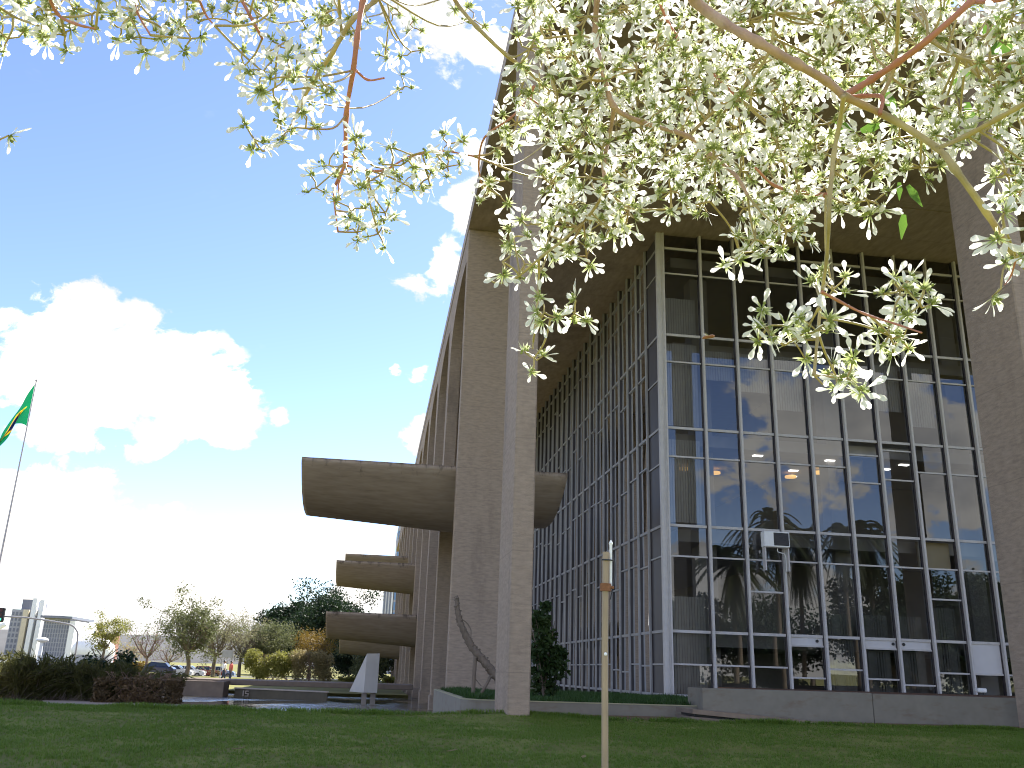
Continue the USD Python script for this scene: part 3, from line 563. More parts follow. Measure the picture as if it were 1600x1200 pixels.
Q = lambda x, y, Yv=25.3: at(x, y, Y=Yv)
tl = smooth_line([Q(713, 932), Q(716, 960), Q(724, 985), Q(737, 1010), Q(755, 1032), Q(774, 1055), Q(792, 1080, 25.4), Q(800, 1098, 25.4)], 8)
rr_ = np.interp(np.linspace(0, 1, len(tl)), [0, 0.1, 0.45, 1], [0.045, 0.07, 0.105, 0.13]) * (1 + 0.13 * np.sin(np.arange(len(tl)) * 2.1))
obj("trunk", tube(tl, rr_, 12), bark_m, lt, smooth=True)
knobs = []
for i in range(len(tl) - 8):
    for _ in range(4):
        a = rg.uniform(0, 6.28); s = trimesh.creation.icosphere(0, 0.028); s.apply_translation(tl[i] + rr_[i] * np.array([math.cos(a), math.sin(a), rg.normal(0, .4)])); knobs.append(s)
obj("leaf_scars", cat(knobs), bark_m, lt)
obj("prop", tube([Q(743, 1022), Q(741, 1050), Q(739, 1086)], [0.055, 0.05, 0.055], 8), bark_m, lt, smooth=True)
obj("prop", tube([Q(770, 1050), Q(761, 1068), Q(750, 1086)], [0.045, 0.04, 0.045], 8), bark_m, lt, smooth=True)
obj("brace", tube([Q(742, 1060), Q(752, 1072)], 0.015, 6), bark_m, lt)
obj("vine_loop", tube(smooth_line([Q(722, 968), Q(730, 974), Q(736, 985), Q(736, 1000), Q(744, 1020)], 5), 0.016, 6), bark_m, lt, smooth=True)

# ------------------------------------------------------------------ hedges and paving at the pool's left corner
pv = thing("corner_paving", "flat triangular concrete paving at the pool corner below the hedge", "paving")
obj("slab", prism_xy(Polygon([(-6.6, EDGE_Y + 0.11), (-3.7, EDGE_Y + 0.11), (-4.3, 22.6), (-5.2, 23.6), (-7.2, 22.6)]), -1.9, -0.925), paving_c, pv)
obj("slab", prism_xy(Polygon([(-7.22, 22.62), (-5.22, 23.62), (-5.4, 26.5), (-12, 26.5), (-12, 21.0), (-6.65, EDGE_Y + 0.11)]), -1.9, -0.945), soil_m, pv, label="bare soil under the hedge")
rg = np.random.default_rng(17)
def fern_clump(n, span, h, seed):
    r_ = np.random.default_rng(seed); ms, st, nn = [], [], []
    for _ in range(n):
        a = r_.uniform(0, 6.28); L = h * r_.uniform(0.7, 1.3); o = np.array([r_.uniform(-span, span), r_.uniform(-0.5, 0.6), 0])
        d = np.array([math.cos(a) * 0.55 + 0.35, math.sin(a) * 0.4, 1.0]); d /= np.linalg.norm(d)
        t = np.linspace(0, 1, 9)[:, None]; pts = o + d * L * t + np.array([d[0] * .8, d[1] * .8, -0.55]) * L * 0.5 * t ** 2
        st.append(tube(pts, np.linspace(0.008, 0.003, 9), 4, False))
        for i in range(2, 9):
            for k2 in range(6):
                ms.append(pts[i] + r_.normal(0, 0.05, 3)); nn.append((pts[i] - pts[i - 1]) / (np.linalg.norm(pts[i] - pts[i - 1]) + 1e-9) * 1.6)
    return leaves(r_, ms, 0.22, aspect=0.11, N=np.array(nn)), cat(st)
for i, (x, w, h, lab) in enumerate([(-8.6, 0.9, 1.15, "dark feathery shrub at the lawn's left edge of the picture"), (-7.3, 0.75, 1.1, "dark feathery shrub with arching fronds between two darker shrubs"), (-6.0, 0.7, 1.0, "dark feathery shrub beside the brown clipped hedge")]):
    t_ = thing("feathery_shrub", lab, "shrub", (x, 23.3, -0.95), group="dark shrubs beside the pool")
    f_, s_ = fern_clump(170, w, h, 30 + i)
    f2 = cat([leaf_blob(rg, (rg.uniform(-w, w), rg.uniform(-.3, .4), rg.uniform(.1, h * .5)), (.4, .35, .25), 200, 0.13, 0.2, 0.1) for _ in range(10)])
    obj("foliage", cat([f_, f2]), hedge_leaf, t_); obj("stems", s_, bark_m, t_)
t_ = thing("leafy_shrub", "taller dark green shrub rising above the feathery shrubs", "shrub", (at(160, 1050, Y=24.1)[0], 24.1, -0.95))
obj("stem", cat([tube([(0, 0, 0), (rg.normal(0, .15), 0, .7), (rg.normal(0, .3), 0, 1.2)], [.03, .02, .01], 6) for _ in range(5)]), bark_m, t_)
obj("foliage", cat([leaf_blob(rg, (rg.normal(0, .3), rg.normal(0, .2), rg.uniform(.5, 1.02)), (.3, .3, .25), 170, 0.12, 0.5, 0.1) for _ in range(9)]), dark_leaf, t_)
ch = thing("clipped_hedge", "brown clipped hedge block at the corner of the pool", "hedge", (at(216, 1090, Y=22.7)[0], 22.7, -0.93))
pts = rg.uniform(0, 1, (5200, 3)); face = rg.integers(0, 6, 5200); dd = rg.beta(1, 4, 5200) * 0.22
for ax_ in range(3):
    pts[face == 2 * ax_, ax_] = dd[face == 2 * ax_]; pts[face == 2 * ax_ + 1, ax_] = 1 - dd[face == 2 * ax_ + 1]
pts = (pts - [0.5, 0.5, 0]) * [1.75, 0.9, 0.50] + rg.normal(0, .03, (5200, 3))
pts[:, 2] += 0.06 * (meshkit.noise(pts * 4, 2) - .5)
obj("foliage", leaves(rg, pts, 0.085, aspect=0.5), brown_leaf, ch); obj("twigs", cat([tube([(rg.uniform(-.7, .7), rg.uniform(-.3, .3), 0), (rg.uniform(-.8, .8), rg.uniform(-.35, .35), .66)], [.012, .005], 4) for _ in range(40)]), bark_red, ch)

# ------------------------------------------------------------------ white wedge standing in the pool
wedge_m = mat("weathered_white_concrete", (0.43, 0.405, 0.37), 0.8, 0.08, 1.5, stain=0.2, bump=0.2, bscale=15)
wd = thing("white_wedge", "white concrete wedge standing on short legs in the pool", "sculpture")
def WP(x, y, Yv): return at(x, y, Y=Yv)
a, b, c_, d_ = WP(545, 1083, 48.6), WP(568, 1084, 48.2), WP(589, 1083, 48.2), WP(568, 1021, 48.2)
x0, x1, x2, zt, zb = a[0], b[0], c_[0], d_[2], -1.22
obj("body", trimesh.convex.convex_hull(np.array([(x0, 49.4, zb), (x1, 48.2, zb), (x2, 48.2, zb), (x2, 49.9, zb), (x1 - 0.25, 49.9, zb), (x1 + 0.02, 48.25, zt), (x2, 48.25, zt + .03), (x2, 49.0, zt), (x1 + 0.05, 49.0, zt)])), wedge_m, wd)
for x in (x1 - 0.1, x2 - 0.32): obj("leg", box(x, x + 0.26, 48.5, 48.8, -2.0, zb - 0.003), paving_c, wd)

# ------------------------------------------------------------------ foreground post
ps = thing("metal_post", "slim weathered metal post with rusty clamp standing on the lawn", "post", (1.642, 6.5, 0))
post_m = mat("weathered_post", (0.30, 0.225, 0.14), 0.5, 0.2, 9.0, (1, 1, 0.3), bump=0.2, bscale=60, bdist=0.003, stain=0.5, stain_scale=3, stain_color=(0.20, 0.12, 0.06))
rust = mat("rust", (0.20, 0.085, 0.035), 0.9, 0.35, 30.0, bump=0.6, bscale=90, bdist=0.004)
obj("pipe", tube([(0, 0, lawn_z(6.5) - 0.3), (0, 0, 0.2), (0.008, 0, 0.86)], [0.026, 0.024, 0.0235], 12), post_m, ps, smooth=40)
cl = trimesh.creation.annulus(0.027, 0.042, 0.055, sections=16); cl.apply_translation([0.006, 0, 0.605]); obj("clamp", cl, rust, ps, smooth=40)
obj("clamp_bolt", tube([(0.03, -0.02, 0.605), (0.062, -0.02, 0.605)], 0.011, 8), rust, ps)
obj("tube", tube([(0.044, 0.0, 0.62), (0.046, 0, 0.91), (0.046, 0, 0.925), (0.046, 0, 0.95)], [0.010, 0.010, 0.016, 0.003], 10), white_paint, ps, smooth=40)
obj("strap", tube([(-0.03, -0.03, 0.80), (0.02, -0.036, 0.80), (0.06, -0.02, 0.80)], 0.006, 6), black_p, ps)
obj("cable", tube(smooth_line([(0.055, 0, 0.86), (0.075, 0, 0.78), (0.074, 0, 0.68), (0.058, 0, 0.60), (0.04, 0, 0.52)], 5), 0.004, 6), black_p, ps, smooth=True)
cp = trimesh.creation.icosphere(2, 0.012); cp.apply_scale([1, .5, 1]); cp.apply_translation([-0.002, -0.028, 0.14]); obj("rivet", cp, white_paint, ps, smooth=True)

# ------------------------------------------------------------------ flag on its pole
fp = thing("flagpole", "thin tall grey flagpole at the picture's left edge", "flagpole", (-23.0, 60, 0))
obj("pole", tube([(0, 0, -2), (0, 0, 8), (0, 0, 17.15)], [0.075, 0.06, 0.035], 10), alu, fp, smooth=True)
kb = trimesh.creation.icosphere(2, 0.08); kb.apply_translation([0, 0, 17.2]); obj("finial", kb, alu, fp, smooth=True)
nu, nv = 40, 24
U_, V_ = np.meshgrid(np.linspace(0, 1, nu), np.linspace(0, 1, nv))
H, Lf = 2.85, 5.4
q_ = 1 - V_; zig = np.interp(q_, [0, .40, .62, 1.0], [0, .36, .24, .58]); bl = np.clip(U_ / .30, 0, 1) ** 0.8
ac_ = H * (q_ * (1 - bl) + zig * bl)
px = -Lf * 0.45 * U_ - 0.12 * np.sin(U_ * 10) * U_ - 0.16 * ac_ * bl; pz = -ac_ - Lf * 0.60 * U_ ** 1.05
py = Lf * 0.45 * U_ + np.interp(q_, [0, .40, .62, 1.0], [0, 0.02, .30, .06]) * bl + 0.10 * np.sin(U_ * 14 - V_ * 3) * U_
Vf = np.stack([px.ravel() - 0.05, py.ravel(), pz.ravel()], 1)
idx = np.arange(nu * nv).reshape(nv, nu); Ff = np.stack([idx[:-1, :-1].ravel(), idx[:-1, 1:].ravel(), idx[1:, 1:].ravel(), idx[1:, :-1].ravel()], 1)
flag_m = usdkit.material(stage, "/World/Looks/flag_cloth",
    {"uv": ("uvmap", {"attribute": "st"}), "s": ("separate_xyz", {}), "u": ("math", {"math_type": "subtract", "value2": 0.5}), "v": ("math", {"math_type": "subtract", "value2": 0.5}),
     "ua": ("math", {"math_type": "absolute"}), "va": ("math", {"math_type": "absolute"}), "us": ("math", {"math_type": "multiply", "value2": 1 / 0.415}), "vs": ("math", {"math_type": "multiply_add", "value2": 1 / 0.38}),
     "rh": ("math", {"math_type": "less_than", "value2": 1.0}), "u2": ("math", {"math_type": "multiply", "value2": 1.43}), "cx": ("combine_xyz", {}), "ln": ("vector_math", {"math_type": "length"}), "ci": ("math", {"math_type": "less_than", "value2": 0.25}),
     "m1": ("mix_color", {"a": (0.0, 0.20, 0.07), "b": (0.75, 0.50, 0.02)}), "m2": ("mix_color", {"b": (0.01, 0.03, 0.16)}), "p": ("principled_bsdf", {"roughness": 0.7}), "t": ("translucent_bsdf", {}), "mx": ("mix_closure", {"fac": 0.45})},
    [("uv.UV", "s.vector"), ("s.x", "u.value1"), ("s.y", "v.value1"), ("u.value", "ua.value1"), ("v.value", "va.value1"), ("ua.value", "us.value1"), ("va.value", "vs.value1"), ("us.value", "vs.value3"), ("vs.value", "rh.value1"),
     ("u.value", "u2.value1"), ("u2.value", "cx.x"), ("v.value", "cx.y"), ("cx.vector", "ln.vector1"), ("ln.value", "ci.value1"), ("rh.value", "m1.fac"), ("m1.result", "m2.a"), ("ci.value", "m2.fac"), ("m2.result", "p.base_color"), ("m2.result", "t.color"), ("p.BSDF", "mx.closure1"), ("t.BSDF", "mx.closure2")], surface="mx.closure")
Vf = Vf + np.array([-23.0, 60, 16.95])
tag(obj("flag", (Vf, Ff), flag_m, None, smooth=True, uv=np.stack([U_.ravel(), V_.ravel()], 1)), "green flag with yellow diamond and blue disc hanging from the pole", "flag")

# ------------------------------------------------------------------ trees beyond the pool
def make_tree(label, catg, base, h, crown_r, leaf, nleaf, lsize, trunk_h=0.35, bark=bark_m, seed=0, nlimb=9, clump=0.35, flat=0.75, spread=1.0, name="tree", lean=0.0, group=None):
    r_ = np.random.default_rng(seed)
    t_ = thing(name, label, catg, base, group=group)
    th = h * trunk_h; tr = h * 0.020 + 0.04
    br = [tube(smooth_line([(0, 0, -0.3), (r_.normal(0, .05) * h * .3, 0, th * .5), (lean * th, r_.normal(0, .03) * h, th)], 3), np.linspace(tr * 1.3, tr, 7), 8)]
    top = np.array([lean * th, 0, th]); tips = []
    for i in range(nlimb):
        a = i * 2.4 + r_.uniform(-.4, .4); el = r_.uniform(0.25, 1.2); L = r_.uniform(.6, 1.0)
        end = top + np.array([math.cos(a) * crown_r * L * math.cos(el) * spread, math.sin(a) * crown_r * L * math.cos(el) * spread, (h - th) * (0.25 + 0.7 * math.sin(el) * L)])
        mid = (top + end) / 2 + np.array([0, 0, -0.05 * h]) + r_.normal(0, .03 * h, 3)
        pts = smooth_line([top, mid, end], 4); br.append(tube(pts, np.linspace(tr * .6, tr * .1, len(pts)), 5)); tips.append(end); 
        for j in range(5):
            s_ = pts[r_.integers(3, len(pts))]; e2 = s_ + r_.normal(0, 1, 3) * crown_r * .33 + [0, 0, .08 * h]; br.append(tube([s_, (s_ + e2) / 2 + r_.normal(0, .02 * h, 3), e2], [tr * .22, tr * .13, tr * .04], 4)); tips.append(e2)
    tips = np.array(tips); obj("trunk", cat(br), bark, t_)
    if nleaf:
        per = max(1, nleaf // len(tips)); Ps = []
        for q in tips:
            k_ = r_.integers(int(per * .5), int(per * 1.5) + 1); d = r_.normal(0, 1, (k_, 3)); d /= np.linalg.norm(d, axis=1, keepdims=True) + 1e-9
            Ps.append(q + d * (r_.uniform(0, 1, (k_, 1)) ** .5) * crown_r * clump * np.array([1, 1, flat]))
        Ps = np.vstack(Ps)
        if lsize > 0.28 and base[1] > 0: Ps = np.vstack([Ps + r_.normal(0, lsize * .5, Ps.shape) for _ in range(3)]); lsize = lsize * 0.62
        obj("crown", leaves(r_, Ps, lsize, aspect=.6), leaf, t_)
    return t_
def ground_at(x, y, Yv, z=-1.62):
    p = at(x, y, Y=Yv); return (p[0], Yv, z)
def tree_px(x, ytop, Yv, label, catg, leaf, r_px, nleaf, lsize, seed, z=-1.62, **k):
    p = at(x, ytop, Y=Yv); make_tree(label, catg, (p[0], Yv, z), p[2] - z, r_px / FPX * Yv, leaf, nleaf, lsize, seed=seed, **k)
B = "trees beyond the pool"
tree_px(238, 972, 118, "bare brown leafless tree beside the dark parked car", "tree", mid_leaf, 34, 260, .3, 1, bark=bark_red, nlimb=14, trunk_h=.3)
tree_px(268, 1000, 117, "short bare tree with forked dark trunk left of leafy tree", "tree", pale_leaf, 26, 200, .3, 2, bark=bark_red, nlimb=9)
tree_px(304, 944, 100, "tallest grey green tree left of the yellow bush", "tree", mid_leaf, 44, 3600, .32, 3, nlimb=20, trunk_h=.34, clump=.26, spread=1.15)
tree_px(345, 958, 112, "thin pale green tree right of the tallest tree", "tree", pale_leaf, 42, 1900, .3, 4, nlimb=18, trunk_h=.32, clump=.26, spread=1.15)
tree_px(384, 966, 123, "sparse pale tree above the people on the path", "tree", pale_leaf, 38, 1500, .3, 5, nlimb=16, trunk_h=.34, clump=.26, spread=1.15)
tree_px(424, 976, 125, "rounded olive green tree behind the yellow bush", "tree", mid_leaf, 36, 4200, .36, 6, nlimb=13, trunk_h=.25)
tree_px(452, 946, 190, "dark round topped tree high behind olive tree", "tree", dark_leaf, 36, 9500, .75, 7, z=-2, nlimb=14, trunk_h=.3, clump=.42)
tree_px(512, 944, 180, "broad dark tree behind the lower water spouts", "tree", dark_leaf, 58, 14000, .75, 8, z=-2, nlimb=18, trunk_h=.3, clump=.4)
tree_px(490, 981, 124, "small tree with orange yellow foliage left of spouts", "tree", gold_leaf, 34, 1700, .3, 9, nlimb=12, trunk_h=.3)
tree_px(590, 1008, 120, "green tree seen under the spouts behind white wedge", "tree", mid_leaf, 34, 4200, .4, 10, nlimb=12, trunk_h=.2)
tree_px(548, 1012, 130, "dark green tree left of the white wedge", "tree", dark_leaf, 26, 3000, .4, 11, nlimb=10, trunk_h=.2)
tree_px(170, 968, 170, "yellowish tree above the white dome", "tree", lime_leaf, 22, 1600, .45, 12, z=-2, nlimb=10, trunk_h=.45)
tree_px(205, 1003, 150, "reddish bare thicket tree left of bare brown tree", "tree", straw_leaf, 24, 500, .35, 13, z=-2, bark=bark_red, nlimb=12, trunk_h=.25)
def bush_px(x0, x1, ytop, ybot, Yv, label, leaf, n, ls, seed, z=-1.62):
    r_ = np.random.default_rng(seed); a_, b_ = at(x0, ybot, Y=Yv), at(x1, ybot, Y=Yv); w = b_[0] - a_[0]; h = at((x0 + x1) / 2, ytop, Y=Yv)[2] - z; z = z
    t_ = thing("bush", label, "bush", ((a_[0] + b_[0]) / 2, Yv, z))
    obj("stems", cat([tube([(r_.uniform(-.3, .3) * w, 0, -.1), (r_.uniform(-.45, .45) * w, r_.uniform(-.5, .5), h * .8)], [.03, .01], 4) for _ in range(26)]), bark_red, t_)
    obj("foliage", cat([leaf_blob(r_, ((r_.uniform(-.5, .5)) * w * .8, r_.uniform(-.6, .6), h * (0.15 + 0.62 * r_.uniform() * 1)), (w * .15, .7, h * .24), n, ls * 1.35, .45, .25) for _ in range(20)]), leaf, t_)
bush_px(376, 470, 1013, 1060, 106, "wide yellow green bush at the far pool edge", lime_leaf, 260, .22, 51)
bush_px(440, 526, 1012, 1062, 105, "wide straw coloured bush right of the yellow green bush", straw_leaf, 260, .2, 52)
bush_px(203, 222, 1030, 1054, 100, "small golden bush beside the dark parked car", gold_leaf, 60, .2, 53)
bush_px(527, 560, 1056, 1068, 108, "low green bush left of the white wedge", lime_leaf, 60, .16, 54)
bush_px(596, 618, 1056, 1070, 108, "low green bush right of the white wedge", lime_leaf, 60, .2, 55)

# ------------------------------------------------------------------ cars
glass_car = mat("car_glass", (0.02, 0.025, 0.03), 0.08, 0.0, spec=0.8)
tyre_m = mat("tyre_rubber", (0.02, 0.02, 0.02), 0.8)
def car(label, x, ybot, Yv, paint, rz=0.0, group="cars parked beyond the pool"):
    p = at(x, ybot, Y=Yv); t_ = thing("parked_car", label, "car", (p[0], Yv, -1.62 if Yv < 118 else -1.95), rz, group)
    prof = [(-2.1, .35), (-2.12, .75), (-1.9, .95), (-1.55, 1.0), (-1.1, 1.42), (0.35, 1.45), (1.0, 1.0), (1.85, .88), (2.1, .68), (2.12, .35)]
    m_ = trimesh.creation.extrude_polygon(Polygon(prof), 1.64, engine="earcut"); v = np.asarray(m_.vertices)
    v = np.c_[v[:, 0], v[:, 2] - .82, v[:, 1]]; v[:, 1] *= np.where(v[:, 2] > 1.1, .82, 1.0); obj("body", trimesh.Trimesh(v, m_.faces, process=False), paint, t_)
    for s in (-1, 1):
        g_ = np.array([(-1.42, s * .815, 1.0), (-1.02, s * .70, 1.36), (-.35, s * .70, 1.38), (-.35, s * .815, 1.0)]); g2 = np.array([(-.27, s * .815, 1.0), (-.27, s * .70, 1.38), (.32, s * .70, 1.38), (.85, s * .815, 1.0)])
        for q in (g_, g2): obj("side_window", trimesh.convex.convex_hull(np.vstack([q, q + [0, s * .012, 0.004]])), glass_car, t_)
    ws = np.array([(1.02, -.66, 1.02), (1.02, .66, 1.02), (.42, -.58, 1.42), (.42, .58, 1.42)]); obj("windscreen", trimesh.convex.convex_hull(np.vstack([ws, ws + [.03, 0, .02]])), glass_car, t_)
    for sx in (-1.3, 1.32):
        for s in (-1, 1):
            w = trimesh.creation.cylinder(.32, .2, sections=16); w.apply_transform(trimesh.transformations.rotation_matrix(math.pi / 2, [1, 0, 0])); w.apply_translation([sx, s * .76, .32]); o = obj("wheel", w, tyre_m, t_)
            w = trimesh.creation.cylinder(.19, .22, sections=12); w.apply_transform(trimesh.transformations.rotation_matrix(math.pi / 2, [1, 0, 0])); w.apply_translation([sx, s * .76, .32]); obj("rim", w, alu_d, o)
    for s in (-.6, .6): obj("headlight", box(2.09, 2.14, s - .16, s + .16, .62, .78), white_paint, t_)
    return t_
def paint(n, c): return mat(n, c, 0.25, 0.0, coat=0.6)
car("dark navy parked car beside the golden bush", 242, 1050, 110, paint("navy_paint", (0.01, 0.012, 0.04)), math.pi)
car("silver parked car half hidden behind the shrubs", 200, 1050, 116, paint("silver_paint", (0.5, 0.5, 0.52)), 0)
car("pale blue parked car behind the two people", 342, 1046, 128, paint("blue_paint", (0.25, 0.36, 0.55)), 0)
car("dark red parked car left of the pale blue car", 322, 1045, 126, paint("red_paint", (0.22, 0.03, 0.03)), 0.1)
car("white parked car between leafy tree trunks", 294, 1046, 124, paint("white_car_paint", (0.75, 0.75, 0.75)), 0)
car("white parked car nearest the bare forked tree", 274, 1048, 122, paint("ivory_paint", (0.72, 0.71, 0.68)), 0)

# ------------------------------------------------------------------ people on the far path
def person(label, x, ybot, Yv, top, legs, stride, z0=-1.62):
    p = at(x, ybot, Y=Yv); S = lambda c, r: manifold3d.Manifold.sphere(r, 10).translate(c)
    def limb(pts):
        out = manifold3d.Manifold()
        for (a_, ra), (b_, rb) in zip(pts[:-1], pts[1:]): out += manifold3d.Manifold.batch_hull([S(a_, ra), S(b_, rb)])
        return out
    t_ = thing("person", label, "person", (p[0], Yv, z0))
    hip = .92; body = limb([((0, 0, 1.0), .15), ((0, 0, 1.25), .16), ((0, 0, 1.4), .15), ((0, 0, 1.5), .06), ((0, 0, 1.62), .095), ((0.02, 0, 1.68), .09)])
    arms = limb([((0, -.2, 1.4), .055), ((.06 * stride, -.25, 1.12), .045), ((.2 * stride, -.22, .9), .035), ((.24 * stride, -.22, .82), .03)]) + limb([((0, .2, 1.4), .055), ((-.06 * stride, .25, 1.12), .045), ((-.15 * stride, .23, .88), .035), ((-.17 * stride, .23, .8), .03)])
    lg = limb([((0, -.09, hip), .09), ((.12 * stride, -.1, .5), .065), ((.22 * stride, -.1, .08), .045), ((.32 * stride, -.1, .04), .04)]) + limb([((0, .09, hip), .09), ((-.05 * stride, .1, .5), .065), ((-.26 * stride, .1, .1), .045), ((-.17 * stride, .1, .04), .04)])
    obj("body", body + arms + lg, skin_m, t_, smooth=60)
    sh = limb([((0, 0, 1.02), .17), ((0, 0, 1.25), .18), ((0, 0, 1.4), .17)]) + limb([((0, -.2, 1.4), .07), ((.05 * stride, -.24, 1.18), .065)]) + limb([((0, .2, 1.4), .07), ((-.05 * stride, .24, 1.18), .065)])
    obj("shirt", sh, top, t_, smooth=60)
    tr = limb([((0, -.08, hip + .03), .12), ((.12 * stride, -.1, .5), .08), ((.21 * stride, -.1, .16), .06)]) + limb([((0, .08, hip + .03), .12), ((-.05 * stride, .1, .5), .08), ((-.25 * stride, .1, .18), .06)])
    obj("trousers", tr, legs, t_, smooth=60); obj("hair", S((-.015, 0, 1.70), .105), black_p, t_, smooth=60)
skin_m = mat("skin", (0.30, 0.17, 0.11), 0.6); sh1 = mat("white_shirt", (0.7, 0.68, 0.68), 0.8); sh2 = mat("red_shirt", (0.5, 0.10, 0.08), 0.8); jeans = mat("dark_jeans", (0.03, 0.04, 0.07), 0.9)
person("person in white shirt and dark trousers walking on the far path", 349, 1054, 84, sh1, jeans, 1.0)
person("person in red shirt standing near the sign board", 360, 1052, 88, sh2, jeans, 0.3)

# sign board by the path
sg = thing("sign_board", "small grey sign board on two legs above the people", "sign")
p = at(356, 1020, Y=96)
obj("board", cbox(p[0] - .5, p[0] + .5, 95.95, 96.05, p[2] - 0.45, p[2] + 0.25, .02), alu_d, sg)
for s in (-.5, .5): obj("leg", box(p[0] + s - .04, p[0] + s + .04, 96.06, 96.12, -1.7, p[2] + .2), alu_d, sg)

# ------------------------------------------------------------------ far buildings
def far_building(name, label, catg): return thing(name, label, catg)
def fb(x0, x1, ytop, Yv, depth, m, parent, nm="wall", zb=-3, wins=None, wm=None):
    a_, b_ = at(x0, 1020, Y=Yv), at(x1, 1020, Y=Yv); zt = at((x0 + x1) / 2, ytop, Y=Yv)[2]
    o = obj(nm, box(a_[0], b_[0], Yv, Yv + depth, zb, zt), m, parent)
    if wins:
        nx, nz = wins; w = (b_[0] - a_[0]) / nx
        for i in range(nx):
            for j in range(nz):
                zz = zt - (j + .75) * (zt - max(zb, 0)) / (nz + .5); obj("window", box(a_[0] + w * (i + .22), a_[0] + w * (i + .78), Yv - .12, Yv - .003, zz - 1.0, zz + .7), wm, o)
    return a_[0], b_[0], zt
far_grey = mat("far_grey_wall", (0.36, 0.36, 0.38), 0.8); far_dark = mat("far_dark_glass", (0.16, 0.17, 0.21), 0.4); far_cream = mat("far_cream_wall", (0.62, 0.54, 0.38), 0.8); far_blue = mat("far_blue_glass", (0.10, 0.2, 0.36), 0.3); far_red = mat("far_red_wall", (0.3, 0.13, 0.10), 0.8)
tb = far_building("office_tower", "far pale tower block with white vertical slabs and dark penthouse", "building")
fb(6, 58, 952, 500, 30, far_grey, tb, "wall", wins=(9, 8), wm=far_dark); fb(20, 38, 936, 502, 20, far_dark, tb, "penthouse"); fb(24, 32, 952, 497.5, 2, far_cream, tb, "stair_panel"); fb(36, 43, 934, 497, 3, white_paint, tb, "white_slab"); fb(48, 55, 937, 497, 3, white_paint, tb, "white_slab")
gb = far_building("office_block", "far grey flat roofed office block right of the tower", "building")
a0, b0, z0 = fb(60, 101, 966, 460, 30, far_grey, gb, "wall", wins=(10, 8), wm=far_dark); fb(101, 110, 970, 459, 31, white_paint, gb, "end_wall"); obj("roof", box(a0 - 1, b0 + 1.5, 457, 492, z0 + 0.01, z0 + 1.1), far_dark, gb)
gb = far_building("office_block", "small far grey block right of the white ended block", "building"); fb(114, 123, 985, 520, 20, far_grey, gb, "wall", wins=(3, 5), wm=far_dark)
gb = far_building("office_block", "small far cream block with blue glass front", "building"); fb(123, 145, 985, 540, 20, far_cream, gb, "wall", wins=(5, 5), wm=far_dark); fb(128, 141, 985.5, 538, 1.9, far_blue, gb, "glass_front")
gb = far_building("brick_house", "small far red brick block behind the white dome", "building"); fb(156, 168, 991, 400, 15, far_red, gb, "wall", wins=(3, 3), wm=far_dark); fb(149, 156, 994, 398, 12, white_paint, gb, "annex")
dm = thing("dome_hall", "low white domed hall behind the shrubs", "building"); p = at(146, 1016, Y=250)
sp_ = trimesh.creation.icosphere(3, 1.0); sp_.apply_scale([5.2, 5.2, 3.6]); sp_.apply_translation([p[0], 250, p[2] - 0.2]); obj("dome", sp_, white_paint, dm, smooth=True); obj("base_ring", trimesh.creation.cylinder(5.0, 8, sections=40).apply_translation([p[0], 250, p[2] - 4.3]), far_grey, dm)
mt_ = thing("office_tower", "tall pale tower with blue glass seen beyond the palace's far end", "building")
fb(609, 640, 822, 330, 30, far_grey, mt_, "wall"); fb(593, 608, 905, 330.0, 26, white_paint, mt_, "lower_wall")
for q in range(13):
    xa, xb, ztop = None, None, None
    a_, b_ = at(611, 1000, Y=330), at(617, 1000, Y=330); zz = at(615, 828, Y=330)[2] - q * 3.6; obj("window", box(a_[0], b_[0] + 2, 329.8, 329.99, zz - 3.1, zz - .3), far_blue, mt_)
for q in range(3):
    a_ = at(595 + q * 4.5, 1000, Y=330)[0]; obj("window", box(a_, a_ + .6, 329.8, 329.99, -1, at(598, 910, Y=330)[2]), far_dark, mt_)
ra = thing("white_arch", "white curved concrete ring at the far left of the picture", "sculpture")
pc = at(13, 998, Y=300)
obj("ring", tube(np.array([(pc[0] + 4.6 * math.cos(t), 300, pc[2] - 1 + 5.6 * math.sin(t)) for t in np.linspace(1.9, 4.9, 22)]), 0.75, 8), white_paint, ra, smooth=True)
ml = thing("street_lamp", "white mushroom shaped lamp in front of grey office block", "street lamp"); p = at(66, 1001, Y=140)
obj("post", tube([(p[0], 140, -2), (p[0], 140, p[2])], [.35, .2], 10), white_paint, ml, smooth=True); q_ = trimesh.creation.icosphere(2, 1.0); q_.apply_scale([.85, .85, .35]); q_.apply_translation([p[0], 140, p[2] + .1]); obj("lamp_head", q_, white_paint, ml, smooth=True)
